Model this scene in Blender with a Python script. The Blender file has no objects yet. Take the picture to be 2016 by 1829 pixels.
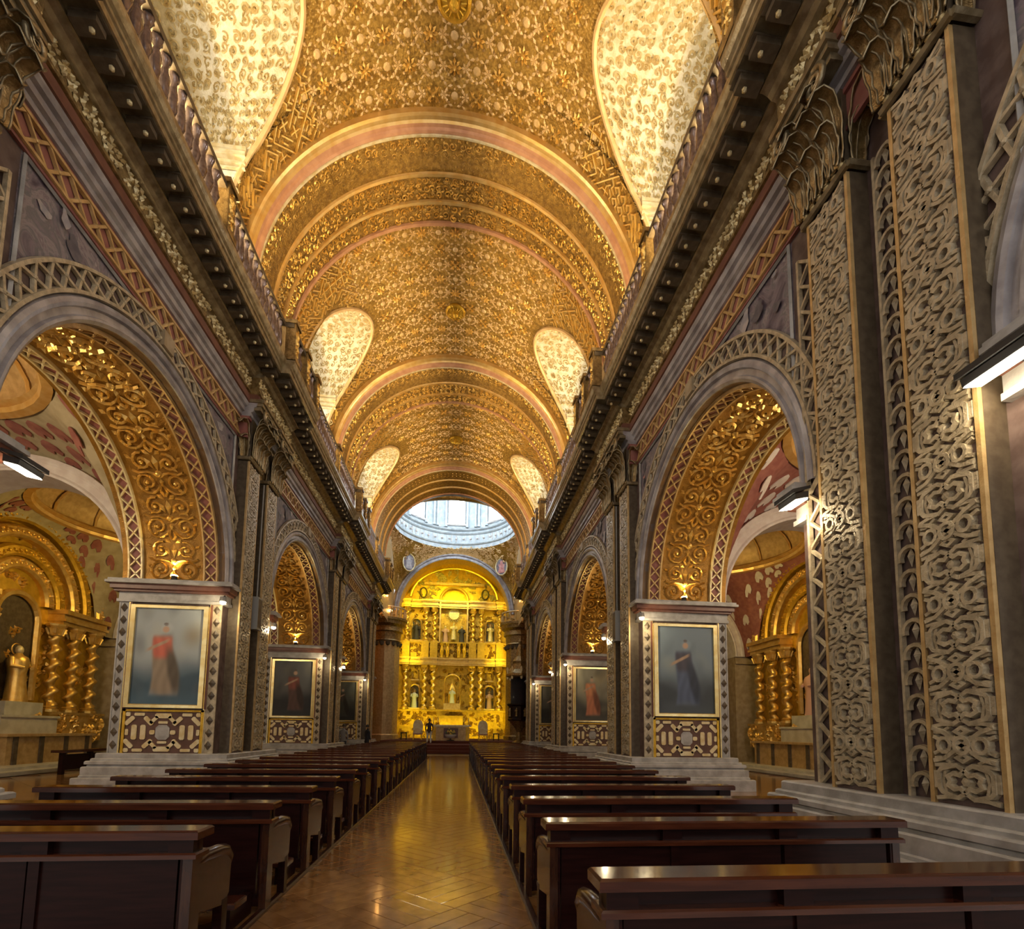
import bpy, bmesh, math, random
import numpy as np
from math import pi, sin, cos, tan, sqrt, radians, atan2
from mathutils import Matrix, Vector
random.seed(7)
rng = np.random.default_rng(7)
SC = bpy.context.scene
COL = SC.collection

# ------------------------------------------------------------------ camera
FPX, PITCH, ROLL, CX, EYE, YAW, CYPX = 1008.0, radians(5.5), .013, .475, 1.5, radians(6.01747), 1342.34
f_ = np.array([sin(YAW)*cos(PITCH), cos(YAW)*cos(PITCH), sin(PITCH)])
r_ = np.array([cos(YAW), -sin(YAW), 0.]); u_ = np.cross(r_, f_)
r2 = r_*cos(ROLL)+u_*sin(ROLL); u2 = -r_*sin(ROLL)+u_*cos(ROLL)
cam = bpy.data.cameras.new('camera'); camo = bpy.data.objects.new('camera', cam); COL.objects.link(camo)
camo.matrix_world = Matrix(((r2[0], u2[0], -f_[0], CX), (r2[1], u2[1], -f_[1], 0), (r2[2], u2[2], -f_[2], EYE), (0, 0, 0, 1)))
cam.sensor_fit = 'HORIZONTAL'; cam.sensor_width = 36; cam.lens = 36*FPX/2016
cam.shift_y = (CYPX-914.5)/2016; cam.clip_start = .05; cam.clip_end = 300
SC.camera = camo

# ------------------------------------------------------------------ world, exposure, large lights
W = bpy.data.worlds.new('world'); SC.world = W; W.use_nodes = True
W.node_tree.nodes['Background'].inputs[0].default_value = (1, .965, .92, 1)
W.node_tree.nodes['Background'].inputs[1].default_value = .90
SC.view_settings.view_transform = 'Standard'; SC.view_settings.look = 'None'
SC.view_settings.gamma = 1; SC.view_settings.use_curve_mapping = False
SC.view_settings.exposure = 0.25
SC.cycles.max_bounces = 4; SC.cycles.diffuse_bounces = 3; SC.cycles.glossy_bounces = 2; SC.cycles.adaptive_threshold = .12; SC.cycles.adaptive_min_samples = 16
SC.cycles.sample_clamp_indirect = 4.0; SC.cycles.caustics_reflective = False; SC.cycles.caustics_refractive = False
SC.cycles.blur_glossy = 0.5

def aim(o, d):
    o.rotation_euler = Vector(d).to_track_quat('-Z', 'Y').to_euler()
def area(name, loc, d, sx, sy, watt, col, spread=None):
    l = bpy.data.lights.new(name, 'AREA'); l.shape = 'RECTANGLE'; l.size = sx; l.size_y = sy; l.energy = watt; l.color = col
    if spread: l.spread = radians(spread)
    o = bpy.data.objects.new(name, l); COL.objects.link(o); o.location = loc; aim(o, d); return o
def spot(name, loc, d, watt, col, ang=100, rad=.05, blend=.6):
    l = bpy.data.lights.new(name, 'SPOT'); l.energy = watt; l.color = col; l.spot_size = radians(ang); l.spot_blend = blend; l.shadow_soft_size = rad
    o = bpy.data.objects.new(name, l); COL.objects.link(o); o.location = loc; aim(o, d); return o
def point(name, loc, watt, col, rad=.1):
    l = bpy.data.lights.new(name, 'POINT'); l.energy = watt; l.color = col; l.shadow_soft_size = rad
    o = bpy.data.objects.new(name, l); COL.objects.link(o); o.location = loc; return o

# lamps hidden on the gallery ledge that wash the vault
for s in (-1, 1):
    for k, yc in enumerate((.36, 10.03, 19.7, 29.4)):
        l = area('gallery_cove_light', (s*5.02, yc, 11.62), (-s*.28, 0, 1), 5.6, .12, 300, (1, .74, .36), 168)
        zz = -Vector((-s*.42, 0, 1)).normalized(); xx = Vector((0, 1, 0)); yy = zz.cross(xx)
        l.rotation_euler = Matrix((xx, yy, zz)).transposed().to_euler()
# yellow floodlights behind the chancel arch aimed at the high altar
for s in (-1, 1):
    for z_, w_ in ((3.0, 36), (9.3, 52), (14.0, 44 if s < 0 else 22)):
        area('chancel_floodlight', (s*4.6, 47.75, z_), (-s*.75, 1, .05), .3, 2.2, w_, (1, .82, .03))
area('chancel_overhead_fill', (-.6, 47.8, 15.6), (0, 1, -.75), 5.0, .4, 215, (1, .82, .03))  # added unseen fill, evens the yellow light over the altarpiece
area('chancel_low_fill', (0, 47.7, 1.3), (0, 1, .9), 6.0, .3, 110, (1, .82, .03))  # added low fill aimed up the altarpiece, no fixture behind it

# ------------------------------------------------------------------ geometry helpers
class MB:
    def __init__(self): self.v = []; self.n = 0; self.f = []; self.m = []; self.cur = 0
    def add(self, vs, fs):
        vs = np.asarray(vs, float).reshape(-1, 3); b = self.n
        self.v.append(vs); self.n += len(vs)
        self.f += [tuple(b+i for i in q) for q in fs]; self.m += [self.cur]*len(fs)
        return self
    def box(self, a, b):
        x0, y0, z0 = a; x1, y1, z1 = b
        self.add([(x0,y0,z0),(x1,y0,z0),(x1,y1,z0),(x0,y1,z0),(x0,y0,z1),(x1,y0,z1),(x1,y1,z1),(x0,y1,z1)],
                 [(0,3,2,1),(4,5,6,7),(0,1,5,4),(1,2,6,5),(2,3,7,6),(3,0,4,7)]); return self
    def bbox(self, a, b, c=.012):        # chamfered top box
        x0, y0, z0 = a; x1, y1, z1 = b; c = min(c, (x1-x0)/2.2, (y1-y0)/2.2, (z1-z0)/2.2)
        self.add([(x0,y0,z0),(x1,y0,z0),(x1,y1,z0),(x0,y1,z0),(x0,y0,z1-c),(x1,y0,z1-c),(x1,y1,z1-c),(x0,y1,z1-c),
                  (x0+c,y0+c,z1),(x1-c,y0+c,z1),(x1-c,y1-c,z1),(x0+c,y1-c,z1)],
                 [(0,3,2,1),(8,9,10,11),(0,1,5,4),(1,2,6,5),(2,3,7,6),(3,0,4,7),(4,5,9,8),(5,6,10,9),(6,7,11,10),(7,4,8,11)]); return self
    def grid(self, P, cu=False, cv=False):
        P = np.asarray(P, float); nu, nv = P.shape[:2]; fs = []
        for i in range(nu if cu else nu-1):
            a = i*nv; b = ((i+1) % nu)*nv
            for j in range(nv if cv else nv-1):
                k = (j+1) % nv; fs.append((a+j, a+k, b+k, b+j))
        return self.add(P.reshape(-1, 3), fs)
    def poly(self, pts): return self.add(pts, [tuple(range(len(pts)))])
    def prism(self, pts, h0, h1, T=lambda u, v, h: (u, v, h)):
        n = len(pts); vs = [T(p[0], p[1], h0) for p in pts]+[T(p[0], p[1], h1) for p in pts]
        return self.add(vs, [tuple(range(n, 2*n)), tuple(range(n-1, -1, -1))]+[(i, (i+1) % n, n+(i+1) % n, n+i) for i in range(n)])
    def tube(self, pts, r, n=6, closed=False):
        pts = [Vector(p) for p in pts]; m = len(pts); rows = []
        up = Vector((0, 0, 1)); prev = None
        for i, p in enumerate(pts):
            if closed: t = pts[(i+1) % m]-pts[i-1]
            else: t = pts[min(i+1, m-1)]-pts[max(i-1, 0)]
            t.normalize()
            a = (prev-t*prev.dot(t)) if prev is not None else (up.cross(t) if abs(t.z) < .9 else Vector((1, 0, 0)).cross(t))
            a.normalize(); prev = a; b = t.cross(a)
            rr = r[i] if hasattr(r, '__len__') else r
            rows.append([p+(a*cos(2*pi*k/n)+b*sin(2*pi*k/n))*rr for k in range(n)])
        self.grid([[tuple(q) for q in row] for row in rows], cu=closed, cv=True)
        if not closed:
            self.poly([tuple(q) for q in rows[0]][::-1]); self.poly([tuple(q) for q in rows[-1]])
        return self
    def lathe(self, prof, n=16, c=(0, 0, 0), a0=0, a1=2*pi, twist=None, cap=False):
        full = abs(a1-a0-2*pi) < 1e-6; m = n if full else n+1; P = []
        for i, (r, z) in enumerate(prof):
            row = []
            for k in range(m):
                a = a0+(a1-a0)*k/n; q = r if twist is None else r*twist(a, z)
                row.append((c[0]+q*cos(a), c[1]+q*sin(a), c[2]+z))
            P.append(row)
        self.grid(P, cv=full)
        if cap and full: self.poly(P[-1]); self.poly(P[0][::-1])
        return self
    def ribbon(self, pts, w, h, closed=False, tri=False):
        p = np.asarray(pts, float); n = len(p)
        if n < 2: return self
        d = np.roll(p, -1, 0)-p
        if not closed: d[-1] = d[-2]
        d /= np.maximum(np.linalg.norm(d, axis=1, keepdims=True), 1e-9)
        dp = np.roll(d, 1, 0)
        if not closed: dp[0] = d[0]
        t = d+dp; t /= np.maximum(np.linalg.norm(t, axis=1, keepdims=True), 1e-9)
        k = np.clip(1/np.maximum((t*d).sum(1), .45), 1, 2.2)[:, None]
        nn = np.stack([-t[:, 1], t[:, 0]], 1)*k*w/2
        Z = np.zeros((n, 1)); H = Z+h
        A = np.hstack([p+nn, Z]); D = np.hstack([p-nn, Z])
        if tri: P = np.stack([A, np.hstack([p, H]), D], 1)
        else: P = np.stack([A, np.hstack([p+nn*.7, H]), np.hstack([p-nn*.7, H]), D], 1)
        self.grid(P, cu=closed)
        if not closed and not tri: self.poly(P[0]); self.poly(P[-1][::-1])
        return self
    def petal(self, c, a, l, w, h):      # faceted leaf, pointing along angle a
        ca, sa = cos(a), sin(a); R = lambda x, y, z: (c[0]+x*ca-y*sa, c[1]+x*sa+y*ca, z)
        return self.add([R(0,0,0), R(l*.6,-w/2,0), R(l,0,0), R(l*.6,w/2,0), R(l*.55,0,h)], [(0,1,4),(1,2,4),(2,3,4),(3,0,4)])
    def knob(self, c, r, h, n=6):
        vs = [(c[0]+r*cos(2*pi*k/n), c[1]+r*sin(2*pi*k/n), 0) for k in range(n)]+[(c[0]+.6*r*cos(2*pi*k/n), c[1]+.6*r*sin(2*pi*k/n), h*.8) for k in range(n)]+[(c[0], c[1], h)]
        return self.add(vs, [(k, (k+1) % n, n+(k+1) % n, n+k) for k in range(n)]+[(n+k, n+(k+1) % n, 2*n) for k in range(n)])
    def map(self, fn, start=0):
        V = np.concatenate(self.v) if self.v else np.zeros((0, 3))
        X = fn(V[start:, 0], V[start:, 1], V[start:, 2]); V[start:] = np.stack([np.broadcast_to(x, V[start:, 0].shape) for x in X], 1)
        self.v = [V]; return self
    def copy_of(self, other, fn=None):
        V = np.concatenate(other.v).copy()
        if fn is not None: V = np.stack(fn(V[:, 0], V[:, 1], V[:, 2]), 1)
        b = self.n; self.v.append(V); self.n += len(V); self.f += [tuple(b+i for i in q) for q in other.f]; self.m += list(other.m); return self
    def mesh(self, name, mats, s=1, smooth=False):
        V = np.concatenate(self.v) if self.v else np.zeros((0, 3)); F = self.f
        if s < 0: V = V*np.array([-1, 1, 1]); F = [q[::-1] for q in F]
        me = bpy.data.meshes.new(name); me.from_pydata(V.tolist(), [], F)
        if not isinstance(mats, (list, tuple)): mats = [mats]
        for m in mats: me.materials.append(m)
        if len(mats) > 1: me.polygons.foreach_set('material_index', self.m)
        if smooth: me.polygons.foreach_set('use_smooth', [True]*len(F))
        me.update(); return me
    def build(self, name, mats, parent=None, s=1, smooth=False, kind=None, label=None):
        return obj(name, self.mesh(name, mats, s, smooth), parent, kind=kind, label=label)

def obj(name, me, parent=None, loc=None, rz=0, kind=None, label=None, cat=None, group=None):
    o = bpy.data.objects.new(name, me); COL.objects.link(o)
    if parent is not None: o.parent = parent
    if loc is not None: o.location = loc
    if rz: o.rotation_euler = (0, 0, rz)
    return tag(o, label, cat, group, kind)
def tag(o, label=None, cat=None, group=None, kind=None):
    for k, v in (('label', label), ('category', cat), ('group', group), ('kind', kind)):
        if v: o[k] = v
    return o
def thing(name, label, cat, loc=(0, 0, 0), rz=0, group=None, kind=None):
    return obj(name, None, None, loc, rz, kind, label, cat, group)
def cluster(parent):
    return [c for c in bpy.data.objects if c.parent == parent]
def dup(root, loc, rz=0, label=None, group=None):
    r = root.copy(); COL.objects.link(r); r.location = loc; r.rotation_euler = (0, 0, rz)
    if label: r['label'] = label
    if group: r['group'] = group
    for ch in KIDS[root.name]:
        c = ch.copy(); COL.objects.link(c); c.parent = r
        for g in KIDS.get(ch.name, ()):
            d = g.copy(); COL.objects.link(d); d.parent = c
    return r
KIDS = {}
def remember(root):
    KIDS[root.name] = list(root.children)
    for c in root.children: KIDS[c.name] = list(c.children)

# ------------------------------------------------------------------ materials
def mat(name, col, rough=.5, metal=0., col2=None, scale=6., bump=0., bscale=40., coat=0., spec=None, stretch=None, vor=False, ramp=(.38, .62)):
    m = bpy.data.materials.new(name); m.use_nodes = True; nt = m.node_tree; b = nt.nodes['Principled BSDF']
    b.inputs['Base Color'].default_value = (*col, 1); b.inputs['Roughness'].default_value = rough; b.inputs['Metallic'].default_value = metal
    if coat: b.inputs['Coat Weight'].default_value = coat; b.inputs['Coat Roughness'].default_value = .08
    if spec is not None: b.inputs['Specular IOR Level'].default_value = spec
    tc = nt.nodes.new('ShaderNodeTexCoord'); src = tc.outputs['Object']
    if stretch:
        mp = nt.nodes.new('ShaderNodeMapping'); mp.inputs['Scale'].default_value = stretch; nt.links.new(src, mp.inputs[0]); src = mp.outputs[0]
    if col2 is not None:
        n = nt.nodes.new('ShaderNodeTexNoise'); n.inputs['Scale'].default_value = scale; n.inputs['Detail'].default_value = 5; nt.links.new(src, n.inputs['Vector'])
        r = nt.nodes.new('ShaderNodeValToRGB'); r.color_ramp.elements[0].color = (*col, 1); r.color_ramp.elements[1].color = (*col2, 1)
        r.color_ramp.elements[0].position, r.color_ramp.elements[1].position = ramp
        nt.links.new(n.outputs[0], r.inputs[0]); nt.links.new(r.outputs[0], b.inputs['Base Color'])
    if bump:
        t = nt.nodes.new('ShaderNodeTexVoronoi' if vor else 'ShaderNodeTexNoise'); t.inputs['Scale'].default_value = bscale; nt.links.new(src, t.inputs['Vector'])
        bp = nt.nodes.new('ShaderNodeBump'); bp.inputs['Strength'].default_value = bump; bp.inputs['Distance'].default_value = .03
        nt.links.new(t.outputs[0], bp.inputs['Height']); nt.links.new(bp.outputs[0], b.inputs['Normal'])
    return m
def emis(name, col, st):
    m = bpy.data.materials.new(name); m.use_nodes = True; nt = m.node_tree; b = nt.nodes['Principled BSDF']
    b.inputs['Base Color'].default_value = (*col, 1); b.inputs['Emission Color'].default_value = (*col, 1); b.inputs['Emission Strength'].default_value = st; return m
def vcol(name, rough=.5):
    m = bpy.data.materials.new(name); m.use_nodes = True; nt = m.node_tree; b = nt.nodes['Principled BSDF']
    a = nt.nodes.new('ShaderNodeAttribute'); a.attribute_name = 'paint'; nt.links.new(a.outputs['Color'], b.inputs['Base Color']); b.inputs['Roughness'].default_value = rough
    return m
MT = dict(
    vault=mat('vault_ground', (.30, .165, .028), .36, .45, (.54, .32, .07), 9, .8, 17, vor=True),
    vaultdark=mat('vault_band', (.26, .135, .022), .38, .45, (.46, .26, .05), 8, .8, 22, vor=True),
    pink=mat('vault_plaster', (.72, .46, .18), .45, .15, (.84, .58, .28), 3),
    gold=mat('gilding', (.85, .52, .12), .28, .75, (.95, .66, .22), 5, .25, 60),
    golddeep=mat('deep_gilding', (.64, .37, .03), .33, .7, (.82, .51, .06), 5, .4, 45),
    goldpale=mat('pale_gilding', (.86, .74, .46), .36, .35, (.74, .56, .26), 6, .3, 50),
    lunette=mat('lunette_plaster', (.76, .68, .50), .5, .1, (.60, .50, .30), 6, .5, 24),
    mold=mat('gilded_moulding', (.78, .46, .13), .3, .55, (.86, .58, .22), 4),
    moldred=mat('rose_moulding', (.55, .26, .13), .45, .1, (.66, .34, .18), 4),
    strap=mat('tan_strapwork', (.40, .325, .215), .40, .25, (.60, .50, .34), 9, .3, 50),
    strapgold=mat('amber_strapwork', (.52, .33, .13), .4, .3, (.66, .45, .20), 6, .2, 50),
    ground=mat('maroon_ground', (.085, .05, .042), .6, 0, (.15, .10, .088), 5),
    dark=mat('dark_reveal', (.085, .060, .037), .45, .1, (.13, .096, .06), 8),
    stone=mat('grey_stone', (.33, .31, .285), .45, 0, (.48, .46, .44), 4, .15, 30),
    stoneviolet=mat('violet_stone', (.29, .26, .265), .32, .1, (.46, .425, .43), 3, .1, 30),
    tan=mat('tan_plaster', (.36, .27, .16), .55, 0, (.46, .36, .23), 4),
    redband=mat('red_brown_band', (.15, .055, .036), .4, 0, (.20, .08, .05), 5),
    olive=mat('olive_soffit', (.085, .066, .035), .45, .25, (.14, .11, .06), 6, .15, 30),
    bronze=mat('old_gilding', (.20, .125, .045), .34, .6, (.40, .27, .11), 9, .4, 36),
    cornice=mat('cornice_gilding', (.25, .19, .105), .30, .55, (.42, .34, .21), 7, .2, 30),
    fresco=None,
    frescored=mat('fresco_figure_red', (.48, .15, .13), .6, 0, (.62, .30, .26), 4),
    frescopale=mat('fresco_figure_pale', (.52, .45, .43), .6, 0, (.32, .30, .33), 5),
    silver=mat('silvered_baluster', (.15, .115, .12), .22, .6, (.26, .21, .23), 12),
    wood=mat('pew_wood', (.013, .0030, .0022), .32, 0, (.022, .0055, .004), 3, stretch=(1, 12, 12), coat=.03, spec=.18),  # pew backs: their shade is put into this near-black tone
    woodtop=mat('pew_wood_lit', (.048, .0115, .005), .16, 0, (.078, .020, .008), 3, stretch=(1, 12, 12), coat=.35),  # same pew wood in a lighter tone, lit tops put into the colour
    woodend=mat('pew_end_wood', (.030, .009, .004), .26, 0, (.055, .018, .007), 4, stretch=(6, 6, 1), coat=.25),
    floor=mat('parquet', (.29, .140, .046), .15, 0, (.40, .205, .070), 2, coat=.4, stretch=(3, 3, 3)),
    floor2=mat('parquet_dark', (.23, .105, .034), .16, 0, (.33, .162, .054), 2, coat=.4, stretch=(3, 3, 3)),
    floorbase=mat('floor_joint', (.10, .045, .02), .4),
    carpet=mat('red_carpet', (.10, .022, .012), .9, 0, (.14, .035, .02), 20),
    white=mat('white_plaster', (.66, .58, .54), .6, 0, (.76, .70, .66), 4),
    cream=mat('cream_plaster', (.36, .29, .17), .6, 0, (.46, .38, .24), 3),
    scallop=mat('red_scallop', (.26, .085, .07), .6, 0, (.34, .13, .10), 5),
    bluegrey=mat('drum_plaster', (.42, .47, .50), .5, .1, (.58, .62, .64), 3, .2, 25),
    black=mat('black_metal', (.02, .02, .022), .4),
    greybox=mat('grey_casing', (.30, .29, .27), .5),
    frame=mat('picture_frame_gold', (.80, .58, .22), .25, .75, (.92, .74, .36), 6),
    cloth=mat('white_cloth', (.8, .78, .72), .7), marble=mat('pale_marble', (.62, .58, .48), .35, 0, (.50, .46, .36), 3),
    robe=mat('rose_robe', (.62, .36, .28), .7), robedark=mat('dark_robe', (.05, .04, .045), .7), skin=mat('skin', (.50, .30, .20), .5), hair=mat('dark_hair', (.02, .015, .012), .5),
    navy=mat('navy_cloth', (.018, .02, .032), .8), grey=mat('grey_cloth', (.25, .24, .24), .8),
    leaf=mat('flower_leaves', (.06, .12, .03), .6), flower=mat('yellow_flowers', (.85, .6, .1), .6), flowerw=mat('white_flowers', (.8, .72, .6), .6),
    goldground=mat('soffit_ground', (.30, .145, .02), .42, .5, (.42, .21, .035), 4, .4, 40), panelground=mat('panel_ground', (.11, .05, .03), .5, 0, (.15, .07, .045), 5),
    lamp=emis('lamp_glass', (1, .86, .62), 14), warm=emis('warm_bulb', (1, .55, .16), 30),
    day=emis('lunette_daylight', (1, .96, .88), 11.0), dome=emis('drum_daylight', (.80, .91, 1), 15), candle=emis('candle_flame', (1, .6, .2), 20),
)

def fresco_mat():
    m = mat('spandrel_fresco', (.2, .16, .18), .6, 0, (.4, .36, .38), 1.7); nt = m.node_tree
    n = [x for x in nt.nodes if x.type == 'TEX_NOISE'][0]; n.inputs['Distortion'].default_value = 1.6; n.inputs['Detail'].default_value = 7; n.inputs['Roughness'].default_value = .62
    r = [x for x in nt.nodes if x.type == 'VALTORGB'][0].color_ramp
    r.elements[0].position = .30; r.elements[0].color = (.07, .05, .07, 1); r.elements[1].position = .72; r.elements[1].color = (.42, .37, .36, 1)
    for p_, c_ in ((.40, (.20, .155, .19)), (.47, (.32, .26, .29)), (.52, (.22, .21, .22)), (.58, (.44, .37, .37)), (.65, (.26, .20, .23))):
        e = r.elements.new(p_); e.color = (c_[0]*.72, c_[1]*.70, c_[2]*.72, 1)
    return m
MT['fresco'] = fresco_mat()
MT['frescodark'] = mat('fresco_figure_dark', (.09, .08, .10), .6, 0, (.16, .14, .16), 5)
for k_ in ('lamp', 'warm', 'candle'): MT[k_].cycles.emission_sampling = 'NONE'
# ------------------------------------------------------------------ dimensions (metres; x across, y along the nave)
WX, WB = 5.45, 7.85                      # nave face and aisle face of the arcade
PXF = 5.20                               # pilaster face
PL = 3.10; STEP = 9.68
PIERS = [3.65+STEP*k for k in range(4)]   # near edge of each pier
BAYS = [p-3.29 for p in PIERS]           # arch centres (bay before each pier)
AR = 3.29; SPR = 5.10                    # arch radius and springing
ZTOP = 9.95
VZ, VR = 13.6, 5.6                       # barrel vault centre height and radius

# ------------------------------------------------------------------ floor
mb = MB(); mb.box((-16.5, -4, -.3), (16.5, 60, -.02))
floor = mb.build('floor', MT['floorbase'], kind='structure', label='polished brown parquet floor of the nave')
floor['category'] = 'floor'
t = MB(); q = .345; t.prism([(-q, -q), (q, -q), (q, q), (-q, q)], -.02, .0)
tv = np.concatenate(t.v)
tiles = [MB(), MB()]
for k in (0, 1):
    m_ = tiles[k]
    for b in range(4):
        w_ = 2*q/4; x0 = -q+b*w_+.003; x1 = x0+w_-.006
        m_.bbox((x0, -q+.003, -.02), (x1, q-.003, 0.0), .003)
tm = [tiles[k].mesh('parquet_tile', MT['floor' if k == 0 else 'floor2']) for k in (0, 1)]
cnt = 0
rest = MB()
d = q*2*sqrt(.5)
for i in range(-3, 60):
    for j in range(-24, 25):
        x = j*d; y = 1.6+i*d
        if (i+j) % 2: continue
        if abs(x) > 16 or y > 33.5: continue
        rot = pi/4+(pi/2 if (i % 2) else 0)
        if -1.5 < x < 1.6 and 2.0 < y < 18 and cnt < 290:
            o = obj('parquet_tile', tm[(i//2+j) % 2], floor, (x, y, 0)); o.rotation_euler = (0, 0, rot); cnt += 1
        else:
            c_, s_ = cos(rot), sin(rot); a = q-.003
            rest.cur = (i//2+j) % 2
            rest.add([(x+c_*u-s_*v, y+s_*u+c_*v, -.002) for u, v in ((-a, -a), (a, -a), (a, a), (-a, a))], [(0, 1, 2, 3)])
rest.build('parquet_field', [MT['floor'], MT['floor2']], floor, kind='stuff')
for s in (-1, 1):
    mb = MB(); mb.bbox((s*1.075-.03+(.04 if s > 0 else 0), 2.0, 0), (s*1.075+.03+(.04 if s > 0 else 0), 29.5, .035)); mb.build('floor_strip', MT['woodend'], floor)

# ------------------------------------------------------------------ motif generators in flat (u, v, h) space
def lattice(length, wid, p, w=.045, h=.035, step=.18, edge=True):
    m = MB(); n = max(1, round(length/p)); p = length/n
    for k in range(n):
        for a, b in (((k*p, 0), ((k+1)*p, wid)), (((k+1)*p, 0), (k*p, wid))):
            m.ribbon([a, ((a[0]+b[0])/2, (a[1]+b[1])/2), b], w, h)
        m.knob(((k+.5)*p, wid/2), w*.95, h*1.5, 6)
    if edge:
        ns = max(2, int(length/step)); us = [length*i/ns for i in range(ns+1)]
        for v in (0, wid): m.ribbon([(u, v) for u in us], w*1.2, h*1.3)
    return m
def spiral(c, R, turns=1.5, a0=0, sgn=1, n=18, rin=.16):
    return [(c[0]+R*(1-(1-rin)*i/n)*cos(a0+sgn*2*pi*turns*i/n), c[1]+R*(1-(1-rin)*i/n)*sin(a0+sgn*2*pi*turns*i/n)) for i in range(n+1)]
def arc(c, r, a0, a1, n=10): return [(c[0]+r*cos(a0+(a1-a0)*i/n), c[1]+r*sin(a0+(a1-a0)*i/n)) for i in range(n+1)]
def strapcell(m, w, v0, hh, sw=.055, h=.055):
    P = lambda pts: [(x*w, v0+y*hh) for x, y in pts]
    for sx in (1, -1):
        S = lambda pts: P([(x*sx, y) for x, y in pts])
        m.ribbon(S([(0, .40), (.07, .335), (.16, .36), (.25, .31), (.22, .25), (.25, .19), (.16, .14), (.07, .165), (0, .10)]), sw, h)
        m.ribbon(S([(.0, .40), (.12, .47), (.36, .41), (.40, .36), (.40, .14), (.36, .09), (.12, .03), (0, .10)]), sw, h*.85)
        m.ribbon(S([(-.46, .52), (-.28, .56), (0, .74), (.28, .92), (.46, .98)]), sw, h)
        m.ribbon(P(arc((sx*.27, .74), .10, 0, 2*pi, 10)[:-1]), sw*.85, h*1.1, True)
        m.ribbon(S([(.46, .62), (.36, .66), (.36, .82), (.46, .86)]), sw*.9, h*.8)
        m.ribbon(S([(.46, 0), (.30, .03), (.12, .03)]), sw*.9, h*.8); m.ribbon(S([(.46, .46), (.30, .47), (.12, .47)]), sw*.9, h*.8)
        m.ribbon(S([(.46, .14), (.46, .38)]), sw, h*.7)
        m.petal((sx*.33*w, v0+.25*hh), 0 if sx > 0 else pi, .12*w, .06, h)
    m.ribbon(P(arc((0, .74), .11, 0, 2*pi, 12)[:-1]), sw*.9, h*1.15, True)
    m.ribbon(P([(0, .52), (.09, .57), (0, .62), (-.09, .57)]), sw*.8, h, True); m.ribbon(P([(0, .88), (.09, .93), (0, .98), (-.09, .93)]), sw*.8, h, True)
    m.knob((0, v0+.25*hh), .07, h*.9, 6)
    for sx in (1, -1):
        m.ribbon(P([(sx*.30, .10), (sx*.34, .25), (sx*.30, .40)]), sw*.7, h*.7); m.ribbon(P([(sx*.10, .62), (sx*.19, .66), (sx*.19, .82), (sx*.10, .86)]), sw*.65, h*.75); m.ribbon(P([(sx*.20, .50), (sx*.36, .57), (sx*.46, .56)]), sw*.7, h*.7); m.ribbon(P([(sx*.20, .99), (sx*.36, .91), (sx*.46, .92)]), sw*.7, h*.7)
def strapwork(w, length, hh):
    m = MB(); n = round(length/hh); hh = length/n
    for k in range(n): strapcell(m, w, k*hh, hh)
    return m
def scallops(length, wid, p):            # guilloche strip
    m = MB(); n = round(length/p); p = length/n
    for k in range(n):
        m.ribbon([(x+wid/2, y+(k+.5)*p) for x, y in arc((0, 0), wid*.40, -pi*.1, pi*1.1, 8)], .055, .045)
        m.petal((wid*.5, (k+.08)*p), pi/2, p*.8, wid*.28, .05)
    m.ribbon([(0, 0), (0, length)], .05, .05); m.ribbon([(wid, 0), (wid, length)], .05, .05)
    return m
def arabesque(m, v0, per, hw, w=.055, h=.06):
    for sx in (1, -1):
        F = lambda pts: [(sx*x, v0+y*per) for x, y in pts]
        for c, R, a, sg in (((.44*hw, .30), .36*hw, -pi*.6, 1), ((.40*hw, .76), .30*hw, pi*.6, -1)):
            pts = [(c[0]+(p[0]-c[0]), p[1]) for p in [(q_[0], c[1]+(q_[1]-c[1])/per) for q_ in spiral((c[0], c[1]), R, 1.45, a, sg)]]
            m.ribbon(F(pts), w, h, tri=True); m.knob((sx*c[0], v0+c[1]*per), .055, h*1.2, 6)
        m.ribbon(F([(0, .0), (.10*hw, .10), (.06*hw, .22), (.20*hw, .12), (.38*hw, .05)]), w, h, tri=True)
        m.ribbon(F([(0, .42), (.14*hw, .50), (.34*hw, .53), (.60*hw, .50), (.78*hw, .56)]), w, h, tri=True)
        for k in range(4): m.petal((sx*(.62+.05*(k % 2))*hw, v0+(.08+.24*k)*per), atan2(.5, sx*(.6 if k % 2 else -.5)), .24*hw, .09, h*1.2)
        m.petal((sx*.10*hw, v0+.60*per), atan2(1, sx*.5), .28*per, .12, h*1.3); m.petal((sx*.06*hw, v0+.93*per), atan2(.7, sx*1.), .26*hw, .11, h*1.2)
    m.petal((0, v0+.56*per), pi/2, .36*per, .15, h*1.6); m.knob((0, v0+.50*per), .085, h*1.6, 8); m.petal((0, v0+.2*per), pi/2, .22*per, .10, h*1.3)
def scatter_scrolls(m, inside, u0, u1, v0, v1, sp, w=.04, h=.05, seed=1):
    r = random.Random(seed); nu = int((u1-u0)/sp)+1; nv = int((v1-v0)/sp)+1
    for i in range(nu):
        for j in range(nv):
            c = (u0+(i+.5+r.uniform(-.22, .22))*sp, v0+(j+.5+r.uniform(-.22, .22))*sp)
            if not inside(*c): continue
            R = sp*r.uniform(.36, .52)
            m.ribbon(spiral(c, R, r.uniform(.9, 1.5), r.uniform(0, 6.28), r.choice((1, -1)), 12), w*r.uniform(.8, 1.3), h, tri=True)
            for k in range(2): m.petal((c[0]+r.uniform(-.5, .5)*sp, c[1]+r.uniform(-.5, .5)*sp), r.uniform(0, 6.28), sp*.5, sp*.2, h*1.2)
            if r.random() < .5: m.knob(c, sp*.10, h*1.3, 6)

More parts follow.
